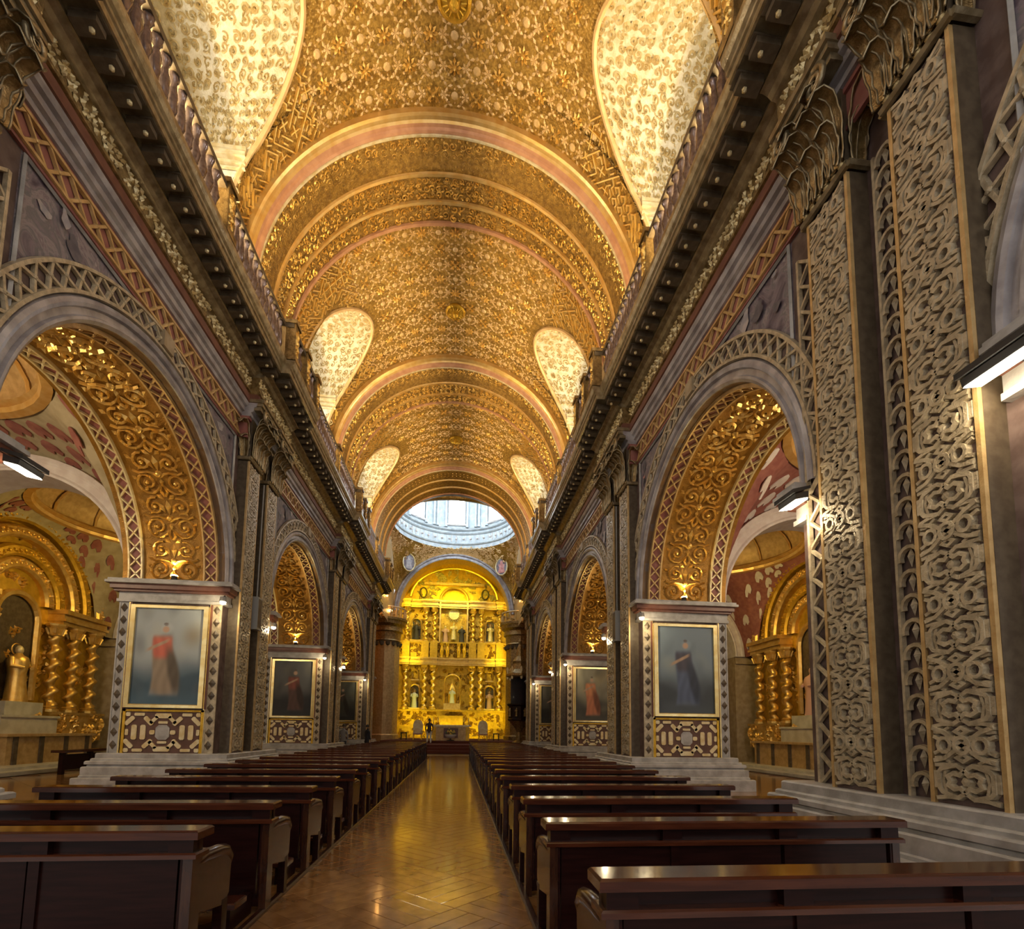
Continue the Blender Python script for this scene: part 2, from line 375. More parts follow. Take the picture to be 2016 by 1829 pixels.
# shared meshes for the pilasters
SHB, SHT = .86, 8.55
ME = {}
def right_face(Y, Z, xf):                 # flat (u,v,h) -> the nave face of the right-hand arcade
    return lambda u, v, h: (xf-h, Y+u, Z+v)
_m = strapwork(.64, SHT-SHB-.1, .70).map(right_face(0, SHB+.05, PXF))
def both(name, m, mats, smooth=False): ME[name] = {1: m.mesh(name, mats, 1, smooth), -1: m.mesh(name, mats, -1, smooth)}
both('strapwork', _m, MT['strap'])
_m = MB(); _m.box((PXF, -.36, SHB), (WX+.05, .36, SHT)); both('shaft', _m, MT['ground'])
_m = MB()
for yy in (-.345, .345): _m.box((PXF-.035, yy-.022, SHB), (PXF+.01, yy+.022, SHT))
both('fillet', _m, MT['strapgold'])
_m = MB(); _m.box((PXF+.01, -.372, SHB), (WX+.05, -.355, SHT)); both('shaded_reveal', _m, MT['dark'])  # thin plate on one return only, its shadow put into the dark colour
_m = scallops(SHT-SHB, .30, .27).map(right_face(0, SHB, WX-.03)); both('guilloche', _m, MT['strap'])
_m = lattice(SHT-SHB, .46, .40, .055, .04).map(lambda u, v, h: (WX-.03-h, v, SHB+u)); both('lattice_strip', _m, MT['strap'])
# capital pieces (local origin: centre of the pilaster face at the capital's foot)
CH = 1.5
def leafmesh(w, hh, out):
    m = MB(); ns, nt = 12, 7; P = []
    for i in range(ns):
        q = i/(ns-1); lob = 1+.12*sin(q*pi*6.0)
        ww = w*(.75+.5*sin(pi*q*.9))*lob*(1 if q < .86 else max(.2, 1-((q-.86)/.14)**1.5*.8))
        if q < .62: o = .02+.25*out*(q/.62)**2; z = hh*.86*q/.62
        else:
            a = (q-.62)/.38*pi*1.02; R = out*.40
            o = .02+.25*out+R*(1-cos(a)); z = hh*.86+R*.75*sin(a)-.02*max(0, a-2)
        P.append([(-(o+.05*(tt*tt)*(1-q)), tt*ww/2, z-.03*abs(tt)*(1 if q < .8 else -.6)) for tt in np.linspace(-1, 1, nt)])
    P = np.array(P); m.cur = 0; m.grid(P); Q = P.copy(); Q[:, :, 0] += .022; m.grid(Q[:, ::-1])
    rim = [tuple(x) for x in P[:, 0]]+[tuple(x) for x in P[-1, 1:-1]]+[tuple(x) for x in P[::-1, -1]]
    m.cur = 1; m.tube(rim, .014, 4); m.tube([tuple(x+np.array([-.008, 0, 0])) for x in P[:, nt//2]], .012, 4)
    return m
LM = [MT['bronze'], MT['cornice']]
both('leaf_low', leafmesh(.20, .50, .27), LM, True)
both('leaf_high', leafmesh(.21, .88, .40), LM, True)
both('leaf_top', leafmesh(.19, 1.08, .42), LM, True)
m_ = MB(); sp = spiral((0, 0), .17, 2.0, pi*.5, 1, 30, .12); m_.tube([(-.0, x, z) for x, z in sp], [.045*(1-.5*i/30) for i in range(31)], 6); m_.knob((0, 0), .03, .03)
both('volute', m_, MT['cornice'], True)
m_ = MB(); m_.box((-.06, -.38, 0), (.25, .38, CH)); both('bell', m_, MT['dark'])
m_ = MB()
for z0, z1, e in ((CH-.22, CH-.12, .30), (CH-.12, CH-.03, .36), (CH-.03, CH+.06, .40)): m_.box((-e, -.36-e*.55, z0), (.25, .36+e*.55, z1))
both('abacus', m_, MT['cornice'])
m_ = MB(); m_.tube([(-.05, y, .0) for y in (-.42, 0, .42)], .05, 6); m_.tube([(-.05, -.42, 0), (.25, -.42, 0)], .05, 6); m_.tube([(-.05, .42, 0), (.25, .42, 0)], .05, 6)
both('astragal', m_, MT['cornice'])
m_ = MB(); m_.lathe([(0.001, -.06), (.04, -.04), (.055, 0), (.04, .04), (0.001, .06)], 8); both('bead', m_, MT['goldpale'], True)
del m_

def capital(wall, s, yc, xf=PXF):
    c = obj('capital', ME['bell'][s], wall, (s*xf, yc, SHT+.05), label='carved leafy capital in tarnished gilding')
    L = [('leaf_low', (-.28, 0, .28), .06, -.07), ('leaf_high', (-.36, -.13, .13, .36), .06, -.07), ('leaf_top', (-.22, .22), .14, -.06)]
    for nm, ys, z, dx in L:
        for y in ys: obj('acanthus_leaf', ME[nm][s], c, (s*dx, y, z))
    for y in (-.36, .36):                 # leaves on the two return sides
        o = obj('acanthus_leaf', ME['leaf_low'][s], c, (s*.10, y, .06)); o.rotation_euler = (0, 0, s*(pi/2 if y < 0 else -pi/2))
        o = obj('acanthus_leaf', ME['leaf_high'][s], c, (s*.10, y, .06)); o.rotation_euler = (0, 0, s*(pi/2 if y < 0 else -pi/2))
    for y in (-.36, .36): obj('volute', ME['volute'][s], c, (s*-.40, y, CH-.36))
    for k in range(6): obj('bead', ME['bead'][s], c, (s*-.06, -.33+.132*k, .07))
    obj('abacus', ME['abacus'][s], c); obj('astragal', ME['astragal'][s], c)

# ------------------------------------------------------------------ the two arcades
def offs(y):                              # entablature breaks forward over each pier
    return .22 if any(p+.12 < y < p+2.62 for p in PIERS) else 0
ys = [-3.0]
for p in PIERS: ys += [p+.119, p+.121, p+2.619, p+2.621]
ys += [36.0]
def run(prof, y0=None):                   # extrude a profile (x, z) along the nave with the breaks
    P = [[(x-offs(y), y, z) for x, z in prof] for y in ys]
    return MB().grid(P)
def arch_yz(prof, yc, zc, n=40, a0=0, a1=pi):
    return MB().grid([[(x, yc+r*cos(a0+(a1-a0)*i/n), zc+r*sin(a0+(a1-a0)*i/n)) for r, x in prof] for i in range(n+1)])
def wall_side(s):
    nm = 'wall_right' if s > 0 else 'wall_left'
    # body: spandrels, soffits, pier cores
    m = MB()
    for yc in BAYS:
        n = 40; th = [pi*i/n for i in range(n+1)]
        for xx in (WX, WB):
            m.cur = 0 if xx == WX else 1
            m.grid([[(xx, yc+AR*cos(a), SPR+AR*sin(a)), (xx, yc+AR*cos(a), ZTOP)] for a in th])
        m.cur = 2; m.grid([[(WX, yc+AR*cos(a), SPR+AR*sin(a)), (WB, yc+AR*cos(a), SPR+AR*sin(a))] for a in th])
    for p in PIERS:
        m.cur = 3; m.box((WX, p, 0), (WB, p+PL, ZTOP))
    m.cur = 1; m.box((WX+.6, -3, ZTOP-.3), (WB, 36, 13.2))
    w = m.build(nm, [MT['fresco'], MT['cream'], MT['goldground'], MT['ground']], None, s, kind='structure',
                label='tall arcade wall of carved piers and round arches, on the '+('pulpit side' if s > 0 else 'side opposite the pulpit'))
    w['category'] = 'wall'
    for k, p in enumerate(PIERS):
        for yo in (.68, 2.03):            # two strapwork pilasters
            pl = obj('pilaster', ME['shaft'][s], w, (0, p+yo, 0))
            obj('strapwork', ME['strapwork'][s], pl, kind='stuff', label='tan interlaced strapwork relief')
            obj('fillet', ME['fillet'][s], pl); obj('shaded_reveal', ME['shaded_reveal'][s], pl)
            capital(w, s, p+yo)
        obj('guilloche', ME['guilloche'][s], w, (0, p+1.20, 0), kind='stuff')
        obj('lattice_strip', ME['lattice_strip'][s], w, (0, p+2.44, 0), kind='stuff')
        # plinth with mouldings, wraps the pier
        m = MB()
        for e, z0, z1 in ((.46, 0, .30), (.36, .30, .36), (.34, .36, .55), (.26, .55, .60), (.30, .60, .68), (.22, .68, .74), (.16, .74, .86)):
            m.bbox((PXF-e*.9, p-e, z0), (WB+e, p+PL+e, z1), .02)
        m.build('plinth', MT['stone'], w, s)
        # impost blocks at both ends of the pier
        m = MB()
        for ya, yb in ((p-.02, p+.26), (p+PL-.20, p+PL+.02)):
            for e, z0, z1, c in ((.05, 4.55, 4.62, 0), (.02, 4.62, 4.80, 0), (.10, 4.80, 4.86, 1), (.16, 4.86, 4.98, 1), (.24, 4.98, 5.04, 0), (.20, 5.04, SPR, 0)):
                m.cur = c; near = ya < p+1
                m.box((WX-.06-e, ya-(e if near else 0), z0), (WB+e, yb+(0 if near else e), z1))
        m.build('impost', [MT['stone'], MT['redband']], w, s)
    for k, yc in enumerate(BAYS):
        # arch moulding on the nave face
        prof = [(AR, WX+.25), (AR, WX-.03), (AR+.05, WX-.07), (AR+.09, WX-.07), (AR+.11, WX-.02), (AR+.20, WX-.02), (AR+.22, WX-.08), (AR+.27, WX-.10), (AR+.33, WX-.08), (AR+.36, WX-.02), (AR+.38, WX+.01)]
        arch_yz(prof, yc, SPR).build('archivolt', MT['stoneviolet'], w, s, smooth=False)
        L = pi*(AR+.56); lw = .34
        f = lattice(L, lw, .36, .06, .05, .2).map(lambda u, v, h: (WX-.03-h, yc+(AR+.40+v)*np.cos(u/L*pi), SPR+(AR+.40+v)*np.sin(u/L*pi)))
        b = MB(); 
        arch_yz([(AR+.38, WX-.02), (AR+.40+lw+.03, WX-.02)], yc, SPR).build('lattice_ground', MT['ground'], w, s)
        f.build('arch_lattice', MT['strap'], w, s, kind='stuff')
        # gold soffit with lattice borders
        R = AR-.005; L = pi*R; ns = MB()
        per = L/10
        for q_ in range(10): arabesque(ns, q_*per, per, .72)
        ns.map(lambda u, v, h: (6.65+u, yc+(R-h)*np.cos(v/R), SPR+(R-h)*np.sin(v/R)))
        ns.build('soffit_arabesque', MT['gold'], w, s, kind='stuff', label='gilded scrolling relief on the arch soffit')
        for x0 in (5.62, 7.38):
            l2 = lattice(L, .30, .33, .045, .05, .2).map(lambda u, v, h: (x0+v, yc+(R-h)*np.cos(u/R), SPR+(R-h)*np.sin(u/R)))
            l2.build('soffit_lattice', MT['goldpale' if x0 > 7 else 'strapgold'], w, s, kind='stuff')
            arch_yz([(R+.001, x0), (R+.001, x0+.30)], yc, SPR).build('soffit_ground', MT['scallop'], w, s)
        # keystone strip between the spandrels, frames of the painted panels
        m = MB(); m.box((WX-.10, yc-.26, SPR+AR+.74), (WX, yc+.26, 9.16)); m.box((WX-.14, yc-.17, SPR+AR+.44), (WX, yc+.17, SPR+AR+.76)); m.build('keystone', MT['tan'], w, s)
        for q_ in (-1, 1):
            m = MB(); y1 = yc+q_*(.30); y2 = yc+q_*(AR-.03)
            m.tube([(WX-.03, y2, 6.6), (WX-.03, y2, 9.05), (WX-.03, y1, 9.05), (WX-.03, y1, 9.0)], .035, 4); m.build('panel_frame', MT['stone'], w, s)
            # painted figure in the spandrel: low relief of drapery
            m = MB(); r = random.Random(k*7+q_+s*3)
            for i in range(70):
                y = yc+q_*r.uniform(.45, AR-.25); z = r.uniform(6.6, 8.95)
                if sqrt((y-yc)**2+(z-SPR)**2) < AR+.95: continue
                m.cur = r.choice((0, 0, 1, 2, 2)) if (k == 1 and s > 0 and q_ > 0) else r.choice((0, 0, 2, 2))
                n_ = 11; ph = r.uniform(0, 6.28); R1 = r.uniform(.06, .17); tl = r.uniform(.5, 1.6)
                m.add([(WX-.010-.0006*i, y+R1*(1+.35*sin(3*tt+ph))*cos(tt), z+tl*R1*(1+.35*cos(2*tt+ph))*sin(tt)) for tt in [2*pi*j/n_ for j in range(n_)]], [tuple(range(n_))])
            if m.n: m.build('painted_figure', [MT['frescopale'], MT['frescored'], MT['frescodark']], w, s, kind='stuff')
    # entablature, bottom to top
    run([(WX, 9.10), (WX-.05, 9.10), (WX-.05, 9.16), (WX-.02, 9.17), (WX-.02, 9.62), (WX-.06, 9.62), (WX-.06, 9.70)]).build('lattice_frieze_ground', MT['scallop'], w, s)
    for a, b in [(-2.9, PIERS[0]+.1)]+[(PIERS[i]+2.63, PIERS[i+1]+.11) for i in range(3)]:
        lattice(b-a, .42, .40, .055, .045, 2.0).map(lambda u, v, h: (WX-.03-h, a+u, 9.18+v)).build('frieze_lattice', MT['strapgold'], w, s, kind='stuff')
    run([(WX, 9.68), (WX-.10, 9.70), (WX-.10, 9.80), (WX-.16, 9.82), (WX-.16, 9.93), (WX-.22, 9.96), (WX-.25, 10.02), (WX-.25, 10.06)]).build('architrave', MT['stoneviolet'], w, s)
    run([(WX-.22, 10.06), (WX-.28, 10.08), (WX-.28, 10.26), (WX-.24, 10.30)]).build('red_fascia', MT['redband'], w, s)
    run([(WX-.24, 10.30), (WX-.30, 10.32), (WX-.30, 10.38), (WX-.26, 10.42), (WX-.28, 10.78)]).build('frieze', MT['bronze'], w, s)
    m = MB(); sp_ = .2
    r = random.Random(3)
    for i in range(int(38/sp_)):
        for j in range(2):
            y = -2.5+i*sp_+r.uniform(-.03, .03); z = 10.50+j*.16
            if y > 35.8: continue
            b_ = MB(); 
            for q_ in range(3): b_.petal((0, 0), r.uniform(0, 6.28), .13, .07, .05)
            b_.knob((0, 0), .03, .06, 5)
            o_ = offs(y); m.copy_of(b_, lambda u, v, h: (WX-.275-o_-h, y+u, z+v))
    m.build('frieze_ornament', MT['goldpale'], w, s, kind='stuff', label='small gilded foliage along the frieze')
    run([(WX-.28, 10.78), (WX-.36, 10.80), (WX-.42, 10.86), (WX-.50, 10.90), (WX-.54, 10.90), (WX-.54, 10.96)]).build('bed_moulding', MT['cornice'], w, s)
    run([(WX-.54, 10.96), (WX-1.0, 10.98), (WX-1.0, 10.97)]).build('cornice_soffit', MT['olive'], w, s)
    run([(WX-.98, 10.97), (WX-1.02, 10.97), (WX-1.02, 11.08), (WX-1.05, 11.10), (WX-1.05, 11.16), (WX-1.09, 11.20), (WX-1.13, 11.27), (WX-1.14, 11.32), (WX-1.14, 11.36), (WX-.20, 11.37), (WX-.2, 13.7)]).build('cornice', MT['cornice'], w, s)
    mo = MB(); mo.cur = 0; mo.box((-.13, -.10, -.13), (.22, .10, 0)); mo.box((-.18, -.115, -.03), (.22, .115, 0)); mo.cur = 1
    mo.lathe([(.0, -.20), (.035, -.18), (.04, -.15), (.02, -.12)], 6, (-.02, 0, 0))
    mom = mo.mesh('modillion', [MT['dark'], MT['goldpale']], s)
    for i in range(96):
        y = -2.6+i*.40
        if y > 35.9: break
        obj('modillion', mom, w, (s*(WX-.80-offs(y)), y, 10.975))
    return w
walls = {s: wall_side(s) for s in (-1, 1)}

# gallery balustrades (a thing of their own on each cornice)
bp_ = [(.075, 0), (.08, .05), (.05, .09), (.07, .2), (.088, .34), (.068, .5), (.045, .66), (.06, .74), (.08, .78), (.075, .84)]
bm = MB(); bm.lathe(bp_, 8, twist=lambda a, z: 1+.22*cos(2*a+z*16)); bmesh_ = bm.mesh('baluster', MT['silver'], smooth=True)
for s in (-1, 1):
    g = thing('gallery_balustrade', 'silvered twisted balustrade along the gallery above the cornice, on the '+('pulpit side' if s > 0 else 'side opposite the pulpit'), 'balustrade', (0, 0, 11.37))
    X = WX-.98
    def brk(y): return X-offs(y)
    def rail(z0, z1, w0):
        P = [[(brk(y)-w0, y, z0), (brk(y)-w0, y, z1), (brk(y)+w0, y, z1), (brk(y)+w0, y, z0)] for y in ys]
        return MB().grid(P, cv=True)
    rail(0, .10, .09).build('base_rail', MT['bronze'], g, s)
    rail(.94, 1.06, .085).build('top_rail', MT['dark'], g, s)
    ped = MB(); ped.box((-.13, -.16, 0), (.13, .16, 1.12)); ped.box((-.17, -.20, 1.06), (.17, .20, 1.16)); ped.box((-.17, -.2, 0), (.17, .2, .14))
    for q_ in range(4):
        pass
    ped.cur = 1; b_ = MB(); arabesque(b_, 0, .85, .13, .03, .03); ped.copy_of(b_, lambda u, v, h: (-.13-h, u, .17+v*.98)); ped.m = [0]*18+[1]*(len(ped.f)-18)
    pedm = ped.mesh('pedestal', [MT['bronze'], MT['gold']], s)
    for p in PIERS:
        for yo in (.30, 1.37, 2.44): obj('pedestal', pedm, g, (s*brk(p+yo), p+yo, 0))
    for b_ in (BAYS):
        obj('pedestal', pedm, g, (s*X, b_, 0))
    for i in range(150):
        y = 1.5+i*.245
        if y > 35.6: break
        if any(abs(y-p-yo) < .24 for p in PIERS for yo in (.30, 1.37, 2.44)) or any(abs(y-b_) < .24 for b_ in BAYS): continue
        obj('baluster', bmesh_, g, (s*brk(y), y, .10), rz=.3*i)

# ------------------------------------------------------------------ barrel vault with lunettes
LUN = [b+.30 for b in BAYS]; LW, LZ0, LH, LXE = 1.95, 16.0, 2.05, 6.7
def zl(y):
    for c in LUN:
        if abs(y-c) < LW: return LZ0+LH*sqrt(max(0, 1-((y-c)/LW)**2))
    return None
def vault_rows():
    rows = []; Y = -3.0; pts = []
    for c in LUN:
        pts += [(c-LW-1e-4)]+[c-LW*cos(pi*i/32) for i in range(1, 32)]+[(c+LW+1e-4)]
        pts += [c-LW+1e-4, c+LW-1e-4]
    pts += [-3.0, 32.8]+list(np.arange(-2.5, 32.7, .8)); pts = sorted(pts)
    return pts
m = MB(); P = []
for y in vault_rows():
    z = zl(y); a0 = math.asin(min(.999, (z-VZ)/VR)) if z else 0
    P.append([(VR*cos(a), y, VZ+VR*sin(a)) for a in np.linspace(a0, pi-a0, 49)])
m.grid(P)
ceiling = m.build('ceiling', MT['vault'], None, smooth=True, kind='structure', label='gilded barrel vault over the nave covered in small stucco ornament'); ceiling['category'] = 'ceiling'
wn = 1
for li, c in enumerate(LUN):
    for s in (-1, 1):
        m = MB(); ds = [LW*cos(pi*i/28) for i in range(29)]
        rows = []
        for d_ in ds:
            z = LZ0+LH*sqrt(max(0, 1-(d_/LW)**2)); xb = sqrt(max(0, VR**2-(z-VZ)**2))
            rows.append([(xb+(LXE-xb)*t_, c+d_, z-(.35*t_ if abs(d_) < LW else 0)*sqrt(max(0, 1-(d_/LW)**2))) for t_ in np.linspace(0, 1, 8)])
        m.grid(rows)
        for sg in (-1, 1):                # vertical jambs
            m.grid([[(sqrt(VR**2-(z-VZ)**2)+(LXE-sqrt(VR**2-(z-VZ)**2))*t_, c+sg*LW, z) for t_ in (0, 1)] for z in np.linspace(VZ, LZ0, 9)])
        n = 28; rows = []
        for d_ in ds: rows.append([(LXE, c+d_, VZ-.2), (LXE, c+d_, LZ0+(LH-.33)*sqrt(max(0, 1-(d_/LW)**2)))])
        m.grid(rows)
        m.add([(5.2, c-LW, VZ), (LXE, c-LW, VZ+.05), (LXE, c+LW, VZ+.05), (5.2, c+LW, VZ)], [(0, 1, 2, 3)])
        lu = m.build('lunette', MT['lunette'], ceiling, s, smooth=False, label='bright window recess cut into the vault, pale ornament')
        # moulded rim along the groin
        pts = []
        for sg, zz in [(1, z) for z in np.linspace(VZ+.1, LZ0, 7)]: pts.append((sqrt(VR**2-(zz-VZ)**2)-.02, c+LW*.995, zz))
        for d_ in ds[1:-1]:
            z = LZ0+LH*sqrt(1-(d_/LW)**2); pts.append((sqrt(VR**2-(z-VZ)**2)-.02, c+d_, z-.02))
        for zz in np.linspace(LZ0, VZ+.1, 7): pts.append((sqrt(VR**2-(zz-VZ)**2)-.02, c-LW*.995, zz))
        MB().tube(pts, .07, 6).build('lunette_rim', MT['pink'], lu, s)
        # horizontal mouldings on the jambs
        m = MB()
        for sg in (-1, 1):
            for zz, rr in ((16.02, .07), (15.84, .10), (15.62, .06), (15.48, .04)):
                m.tube([(5.15, c+sg*(LW-.03), zz), (LXE, c+sg*(LW-.03), zz)], rr, 5)
        m.build('jamb_moulding', MT['goldpale'], lu, s)
        if li > 0:
            m = MB()                      # scrolls over the lunette soffit, u across x, v along the curve angle
            scatter_scrolls(m, lambda u, v: True, 0, 3.0, .1, 6.0, .22 if li == 1 else .28, .05, .055, seed=li*3+s)
            def fn(u, v, h):
                a = v/6.1*pi; sn = np.sin(a); z = LZ0+LH*sn; xb = np.sqrt(VR**2-(z-VZ)**2); x = xb+(LXE-xb)*u/3.0
                return (x, c+(LW-h)*np.cos(a), z-.35*u/3*sn-h*sn)
            m.map(fn).build('lunette_scrollwork', MT['goldpale'], lu, s, kind='stuff')
            m = MB(); scatter_scrolls(m, lambda u, v: True, 0, 1.4, 0, 1.4, .27, .04, .045, seed=li*5+s)
            for sg in (-1, 1):
                k = MB(); k.copy_of(m, lambda u, v, h: (5.28+u, c+sg*(LW-.01-h), VZ+.05+v))
                k.build('jamb_scrollwork', MT['goldpale'], lu, s, kind='stuff')
        # window pane in the end wall
        pane = MB(); aa = [pi*i/12 for i in range(13)]
        ptsw = [(c+1.05*cos(a), 15.2+.95*sin(a)) for a in aa]+[(c-1.05, 13.75), (c+1.05, 13.75)]
        pane.add([(LXE-.03, y, z) for y, z in ptsw], [tuple(range(len(ptsw)))])
        wdw = pane.build('window_%d' % wn, MT['day'], None, s, kind='structure', label='arched daylight window deep in a vault recess'); wdw['category'] = 'window'; wn += 1
        fr = MB(); fr.tube([(LXE-.05, y, z) for y, z in ptsw], .05, 5, closed=True)
        fr.tube([(LXE-.05, c, 13.75), (LXE-.05, c, 16.15)], .03, 5); fr.tube([(LXE-.05, c-1.05, 14.7), (LXE-.05, c+1.05, 14.7)], .03, 5)
        fr.build('window_frame', MT['goldpale'], wdw, s)

# ornament on the vault web
def vmap(R=VR): return lambda u, v, h: ((R-h)*np.sin(u/R), v, VZ+(R-h)*np.cos(u/R))
def clear(u, y, mg=.22):
    x = VR*sin(u/VR); z = VZ+VR*cos(u/VR)
    for c in LUN:
        if abs(y-c) < LW+mg:
            if z < LZ0+(LH+mg)*sqrt(max(0, 1-((y-c)/(LW+mg))**2)): return False
    return True
def rosette(kind):
    m = MB()
    if kind == 0:
        for k in range(8): m.petal((0, 0), k*pi/4, .21, .085, .07)
        m.knob((0, 0), .06, .10, 8)
    else:
        for k in range(4): m.petal((0, 0), k*pi/2+pi/4, .26, .07, .08)
        for k in range(6): m.knob((.17*cos(k*pi/3), .17*sin(k*pi/3)), .035, .05, 5)
        m.knob((0, 0), .05, .09, 6)
    return m
RO = [rosette(k) for k in (0, 1)]
ROM = []
for k in (0, 1):
    q_ = MB(); q_.copy_of(RO[k], lambda u, v, h: (u, v, -h)); ROM.append(q_.mesh('rosette', MT['gold']))
def trefoil(m, c, a, r):
    for k in range(3): m.petal(c, a+k*2*pi/3, r, r*.55, .035)
def disc(m, c, r):
    m.knob(c, r, .04, 8)
near_bays = [(PIERS[i]+PL+.1, PIERS[i+1]-.18) for i in range(3)]
web = MB(); gl = MB(); extra = MB()
for bi, (ya, yb) in enumerate(near_bays):
    sp = .60 if bi < 2 else .66
    nu, nv = int(4.3/sp), int((yb-ya)/sp); dv = (yb-ya)/nv
    for i in range(-nu, nu+1):
        for j in range(nv):
            u = i*sp; y = ya+(j+.5)*dv
            if not clear(u, y, .27): continue
            if abs(u) < .45 and abs(y-LUN[bi+1]) < .6: continue
            r = random.Random(i*91+j*7+bi)
            mm = MB()
            for sa in (1, -1):
                trefoil(mm, (u+sa*sp*.5, y), pi/2*(1+sa), .13); disc(mm, (u+sa*sp*.27, y+.27*sp), .035); disc(mm, (u-sa*sp*.27, y+.27*sp), .035) if j % 2 else disc(mm, (u, y+sa*sp*.42), .045)
            mm.map(vmap()); web.copy_of(mm)
            if (i+j) % 2 == 0:
                k = (j//2+i) % 2
                if bi < 2:
                    o = obj('rosette', ROM[k], ceiling, (VR*sin(u/VR)*.999, y, VZ+VR*cos(u/VR)*.999)); o.rotation_euler = (0, u/VR, 0)
                else: extra.copy_of(RO[k], lambda a, b, h: vmap()(a+u, b+y, h))
            else:
                b0 = web.n; mm = MB(); disc(mm, (u, y), .105)
                for sa in (1, -1):
                    for sb in (1, -1): trefoil(mm, (u+sa*.20, y+sb*.20), atan2(sb, sa), .155)
                mm.map(vmap()); web.copy_of(mm)
                g = MB()
                for k in range(4): g.knob((u+.16*cos(k*pi/2), y+.16*sin(k*pi/2)), .028, .03, 5)
                g.map(vmap()); web.copy_of(g)
    # fret of straps along the haunches beside each lunette
    cell = .30
    for sd in (-1, 1):
        for i in range(int(4.4/cell)):
            for j in range(int((yb-ya)/cell)):
                u = sd*(4.0+(i+.5)*cell); y = ya+(j+.5)*cell
                if abs(u)/VR > 1.56 or not clear(u, y, .16): continue
                r = random.Random(i*131+j*17+bi*5+sd); a = cell*.5; mm = MB()
                q_ = r.randrange(4)
                if q_ == 0: S = [[(-a, -a), (0, 0), (a, a)], [(-a, a*.2), (-a*.2, a)]]
                elif q_ == 1: S = [[(-a, a), (0, 0), (a, -a)], [(a*.2, a), (a, a*.2)]]
                elif q_ == 2: S = [[(-a, 0), (a, 0)], [(0, -a), (0, a)]]
                else: S = [[(-a, -a), (-a*.3, -a*.1), (-a*.6, a*.5), (a*.3, a)], [(a, -a*.8), (a*.2, -a*.2), (a*.9, a*.4)]]
                for st in S: mm.ribbon(st, .05, .05)
                mm.copy_of(MB()) if False else None
                mm.map(lambda uu, vv, h: vmap()(uu+u, vv+y, h)); gl.copy_of(mm)
web.build('vault_stucco', MT['pink'], ceiling, kind='stuff', label='small pale trefoils and discs over the vault')
gl.build('vault_fretwork', MT['gold'], ceiling, kind='stuff', label='gilded fretwork beside the window recesses')
extra.build('small_rosettes', MT['gold'], ceiling, kind='stuff')
# ceiling bosses
for bi in (1, 2, 3):
    c = LUN[bi]+(.55 if bi == 1 else .25)
    m = MB(); m.lathe([(.42, 0), (.42, -.06), (.34, -.10), (.30, -.05), (.16, -.08), (.12, -.22), (.05, -.30), (.0, -.32)], 20)
    for k in range(16): 
        a = k*pi/8; m.tube([(.17*cos(a), .17*sin(a), -.12), (.30*cos(a), .30*sin(a), -.10)], .018, 4)
    o = m.build('boss', MT['golddeep'], ceiling); o.location = (0, c, VZ+VR-.02)
# transverse ribs
def rib(prof, n=56): return MB().grid([[(r*cos(pi*i/n), y, VZ+r*sin(pi*i/n)) for y, r in prof] for i in range(n+1)])
for k, p in enumerate(PIERS):
    if k == 3:
        r0 = [5.18, 5.02, 4.92, 4.80]
    else: r0 = [5.24, 5.18, 5.22, 5.26]
    a = rib([(p-.20, 5.62), (p-.20, 5.44), (p-.14, 5.40), (p-.06, 5.38), (p-.02, 5.32)]).build('rib', MT['mold'], ceiling, smooth=False, label='gilded transverse rib of the vault')
    rib([(p-.02, 5.32), (p+.06, 5.30), (p+.10, 5.25), (p+.16, 5.22), (p+.18, r0[0])]).build('rib_fillet', MT['moldred'], a)
    rib([(p+.18, r0[0]), (p+.20, r0[0]-.03), (p+.25, r0[0]-.03), (p+.27, r0[0]+.02)]).build('rib_bead', MT['goldpale'], a)
    rib([(p+.27, r0[0]+.02), (p+1.15, r0[1])]).build('rib_soffit', MT['vaultdark'], a)
    rib([(p+1.15, r0[1]), (p+1.17, r0[1]-.06), (p+1.26, r0[1]-.06), (p+1.28, r0[1]+.03)]).build('rib_bead', MT['mold'], a)
    rib([(p+1.28, r0[1]+.04), (p+2.05, r0[2]+.03)]).build('rib_soffit', MT['vaultdark'], a)
    rib([(p+2.05, r0[2]+.03), (p+2.07, r0[2]-.05), (p+2.16, r0[2]-.05), (p+2.18, r0[2]+.05)]).build('rib_bead', MT['mold'], a)
    rib([(p+2.18, r0[2]+.06), (p+2.80, r0[3]+.03)]).build('rib_soffit', MT['vaultdark'], a)
    rib([(p+2.80, r0[3]+.03), (p+2.82, r0[3]-.04), (p+2.95, r0[3]-.02), (p+3.0, 5.45), (p+3.1, 5.62)]).build('rib_edge', MT['moldred'], a)
    if 0 < k < 3:
        m = MB()
        for v0, v1, R, sp in ((p+.34, p+1.12, r0[0]+.01, .26), (p+1.33, p+2.02, r0[1]+.05, .23), (p+2.22, p+2.78, r0[2]+.06, .28)):
            q_ = MB(); scatter_scrolls(q_, lambda u, v: True, -R*1.52, R*1.52, v0, v1, sp, .03, .04, seed=k)
            for i in range(int(R*3/.25)): q_.knob((-R*1.5+i*.25, v0-.02), .035, .04, 5)
            q_.map(lambda u, v, h: ((R-h)*np.sin(u/R), v, VZ+(R-h)*np.cos(u/R))); m.copy_of(q_)
        m.build('rib_relief', MT['gold'], a, kind='stuff')
    if k == 3:
        m = MB(); R = r0[0]
        for v in (p+.5, p+.8, p+1.6): 
            for i in range(60): m.knob((-R*1.5+i*.26, v), .04, .03, 5)
        m.map(lambda u, v, h: ((R-.1-h)*np.sin(u/R), v, VZ+(R-.1-h)*np.cos(u/R))); m.build('rib_relief', MT['gold'], a, kind='stuff')

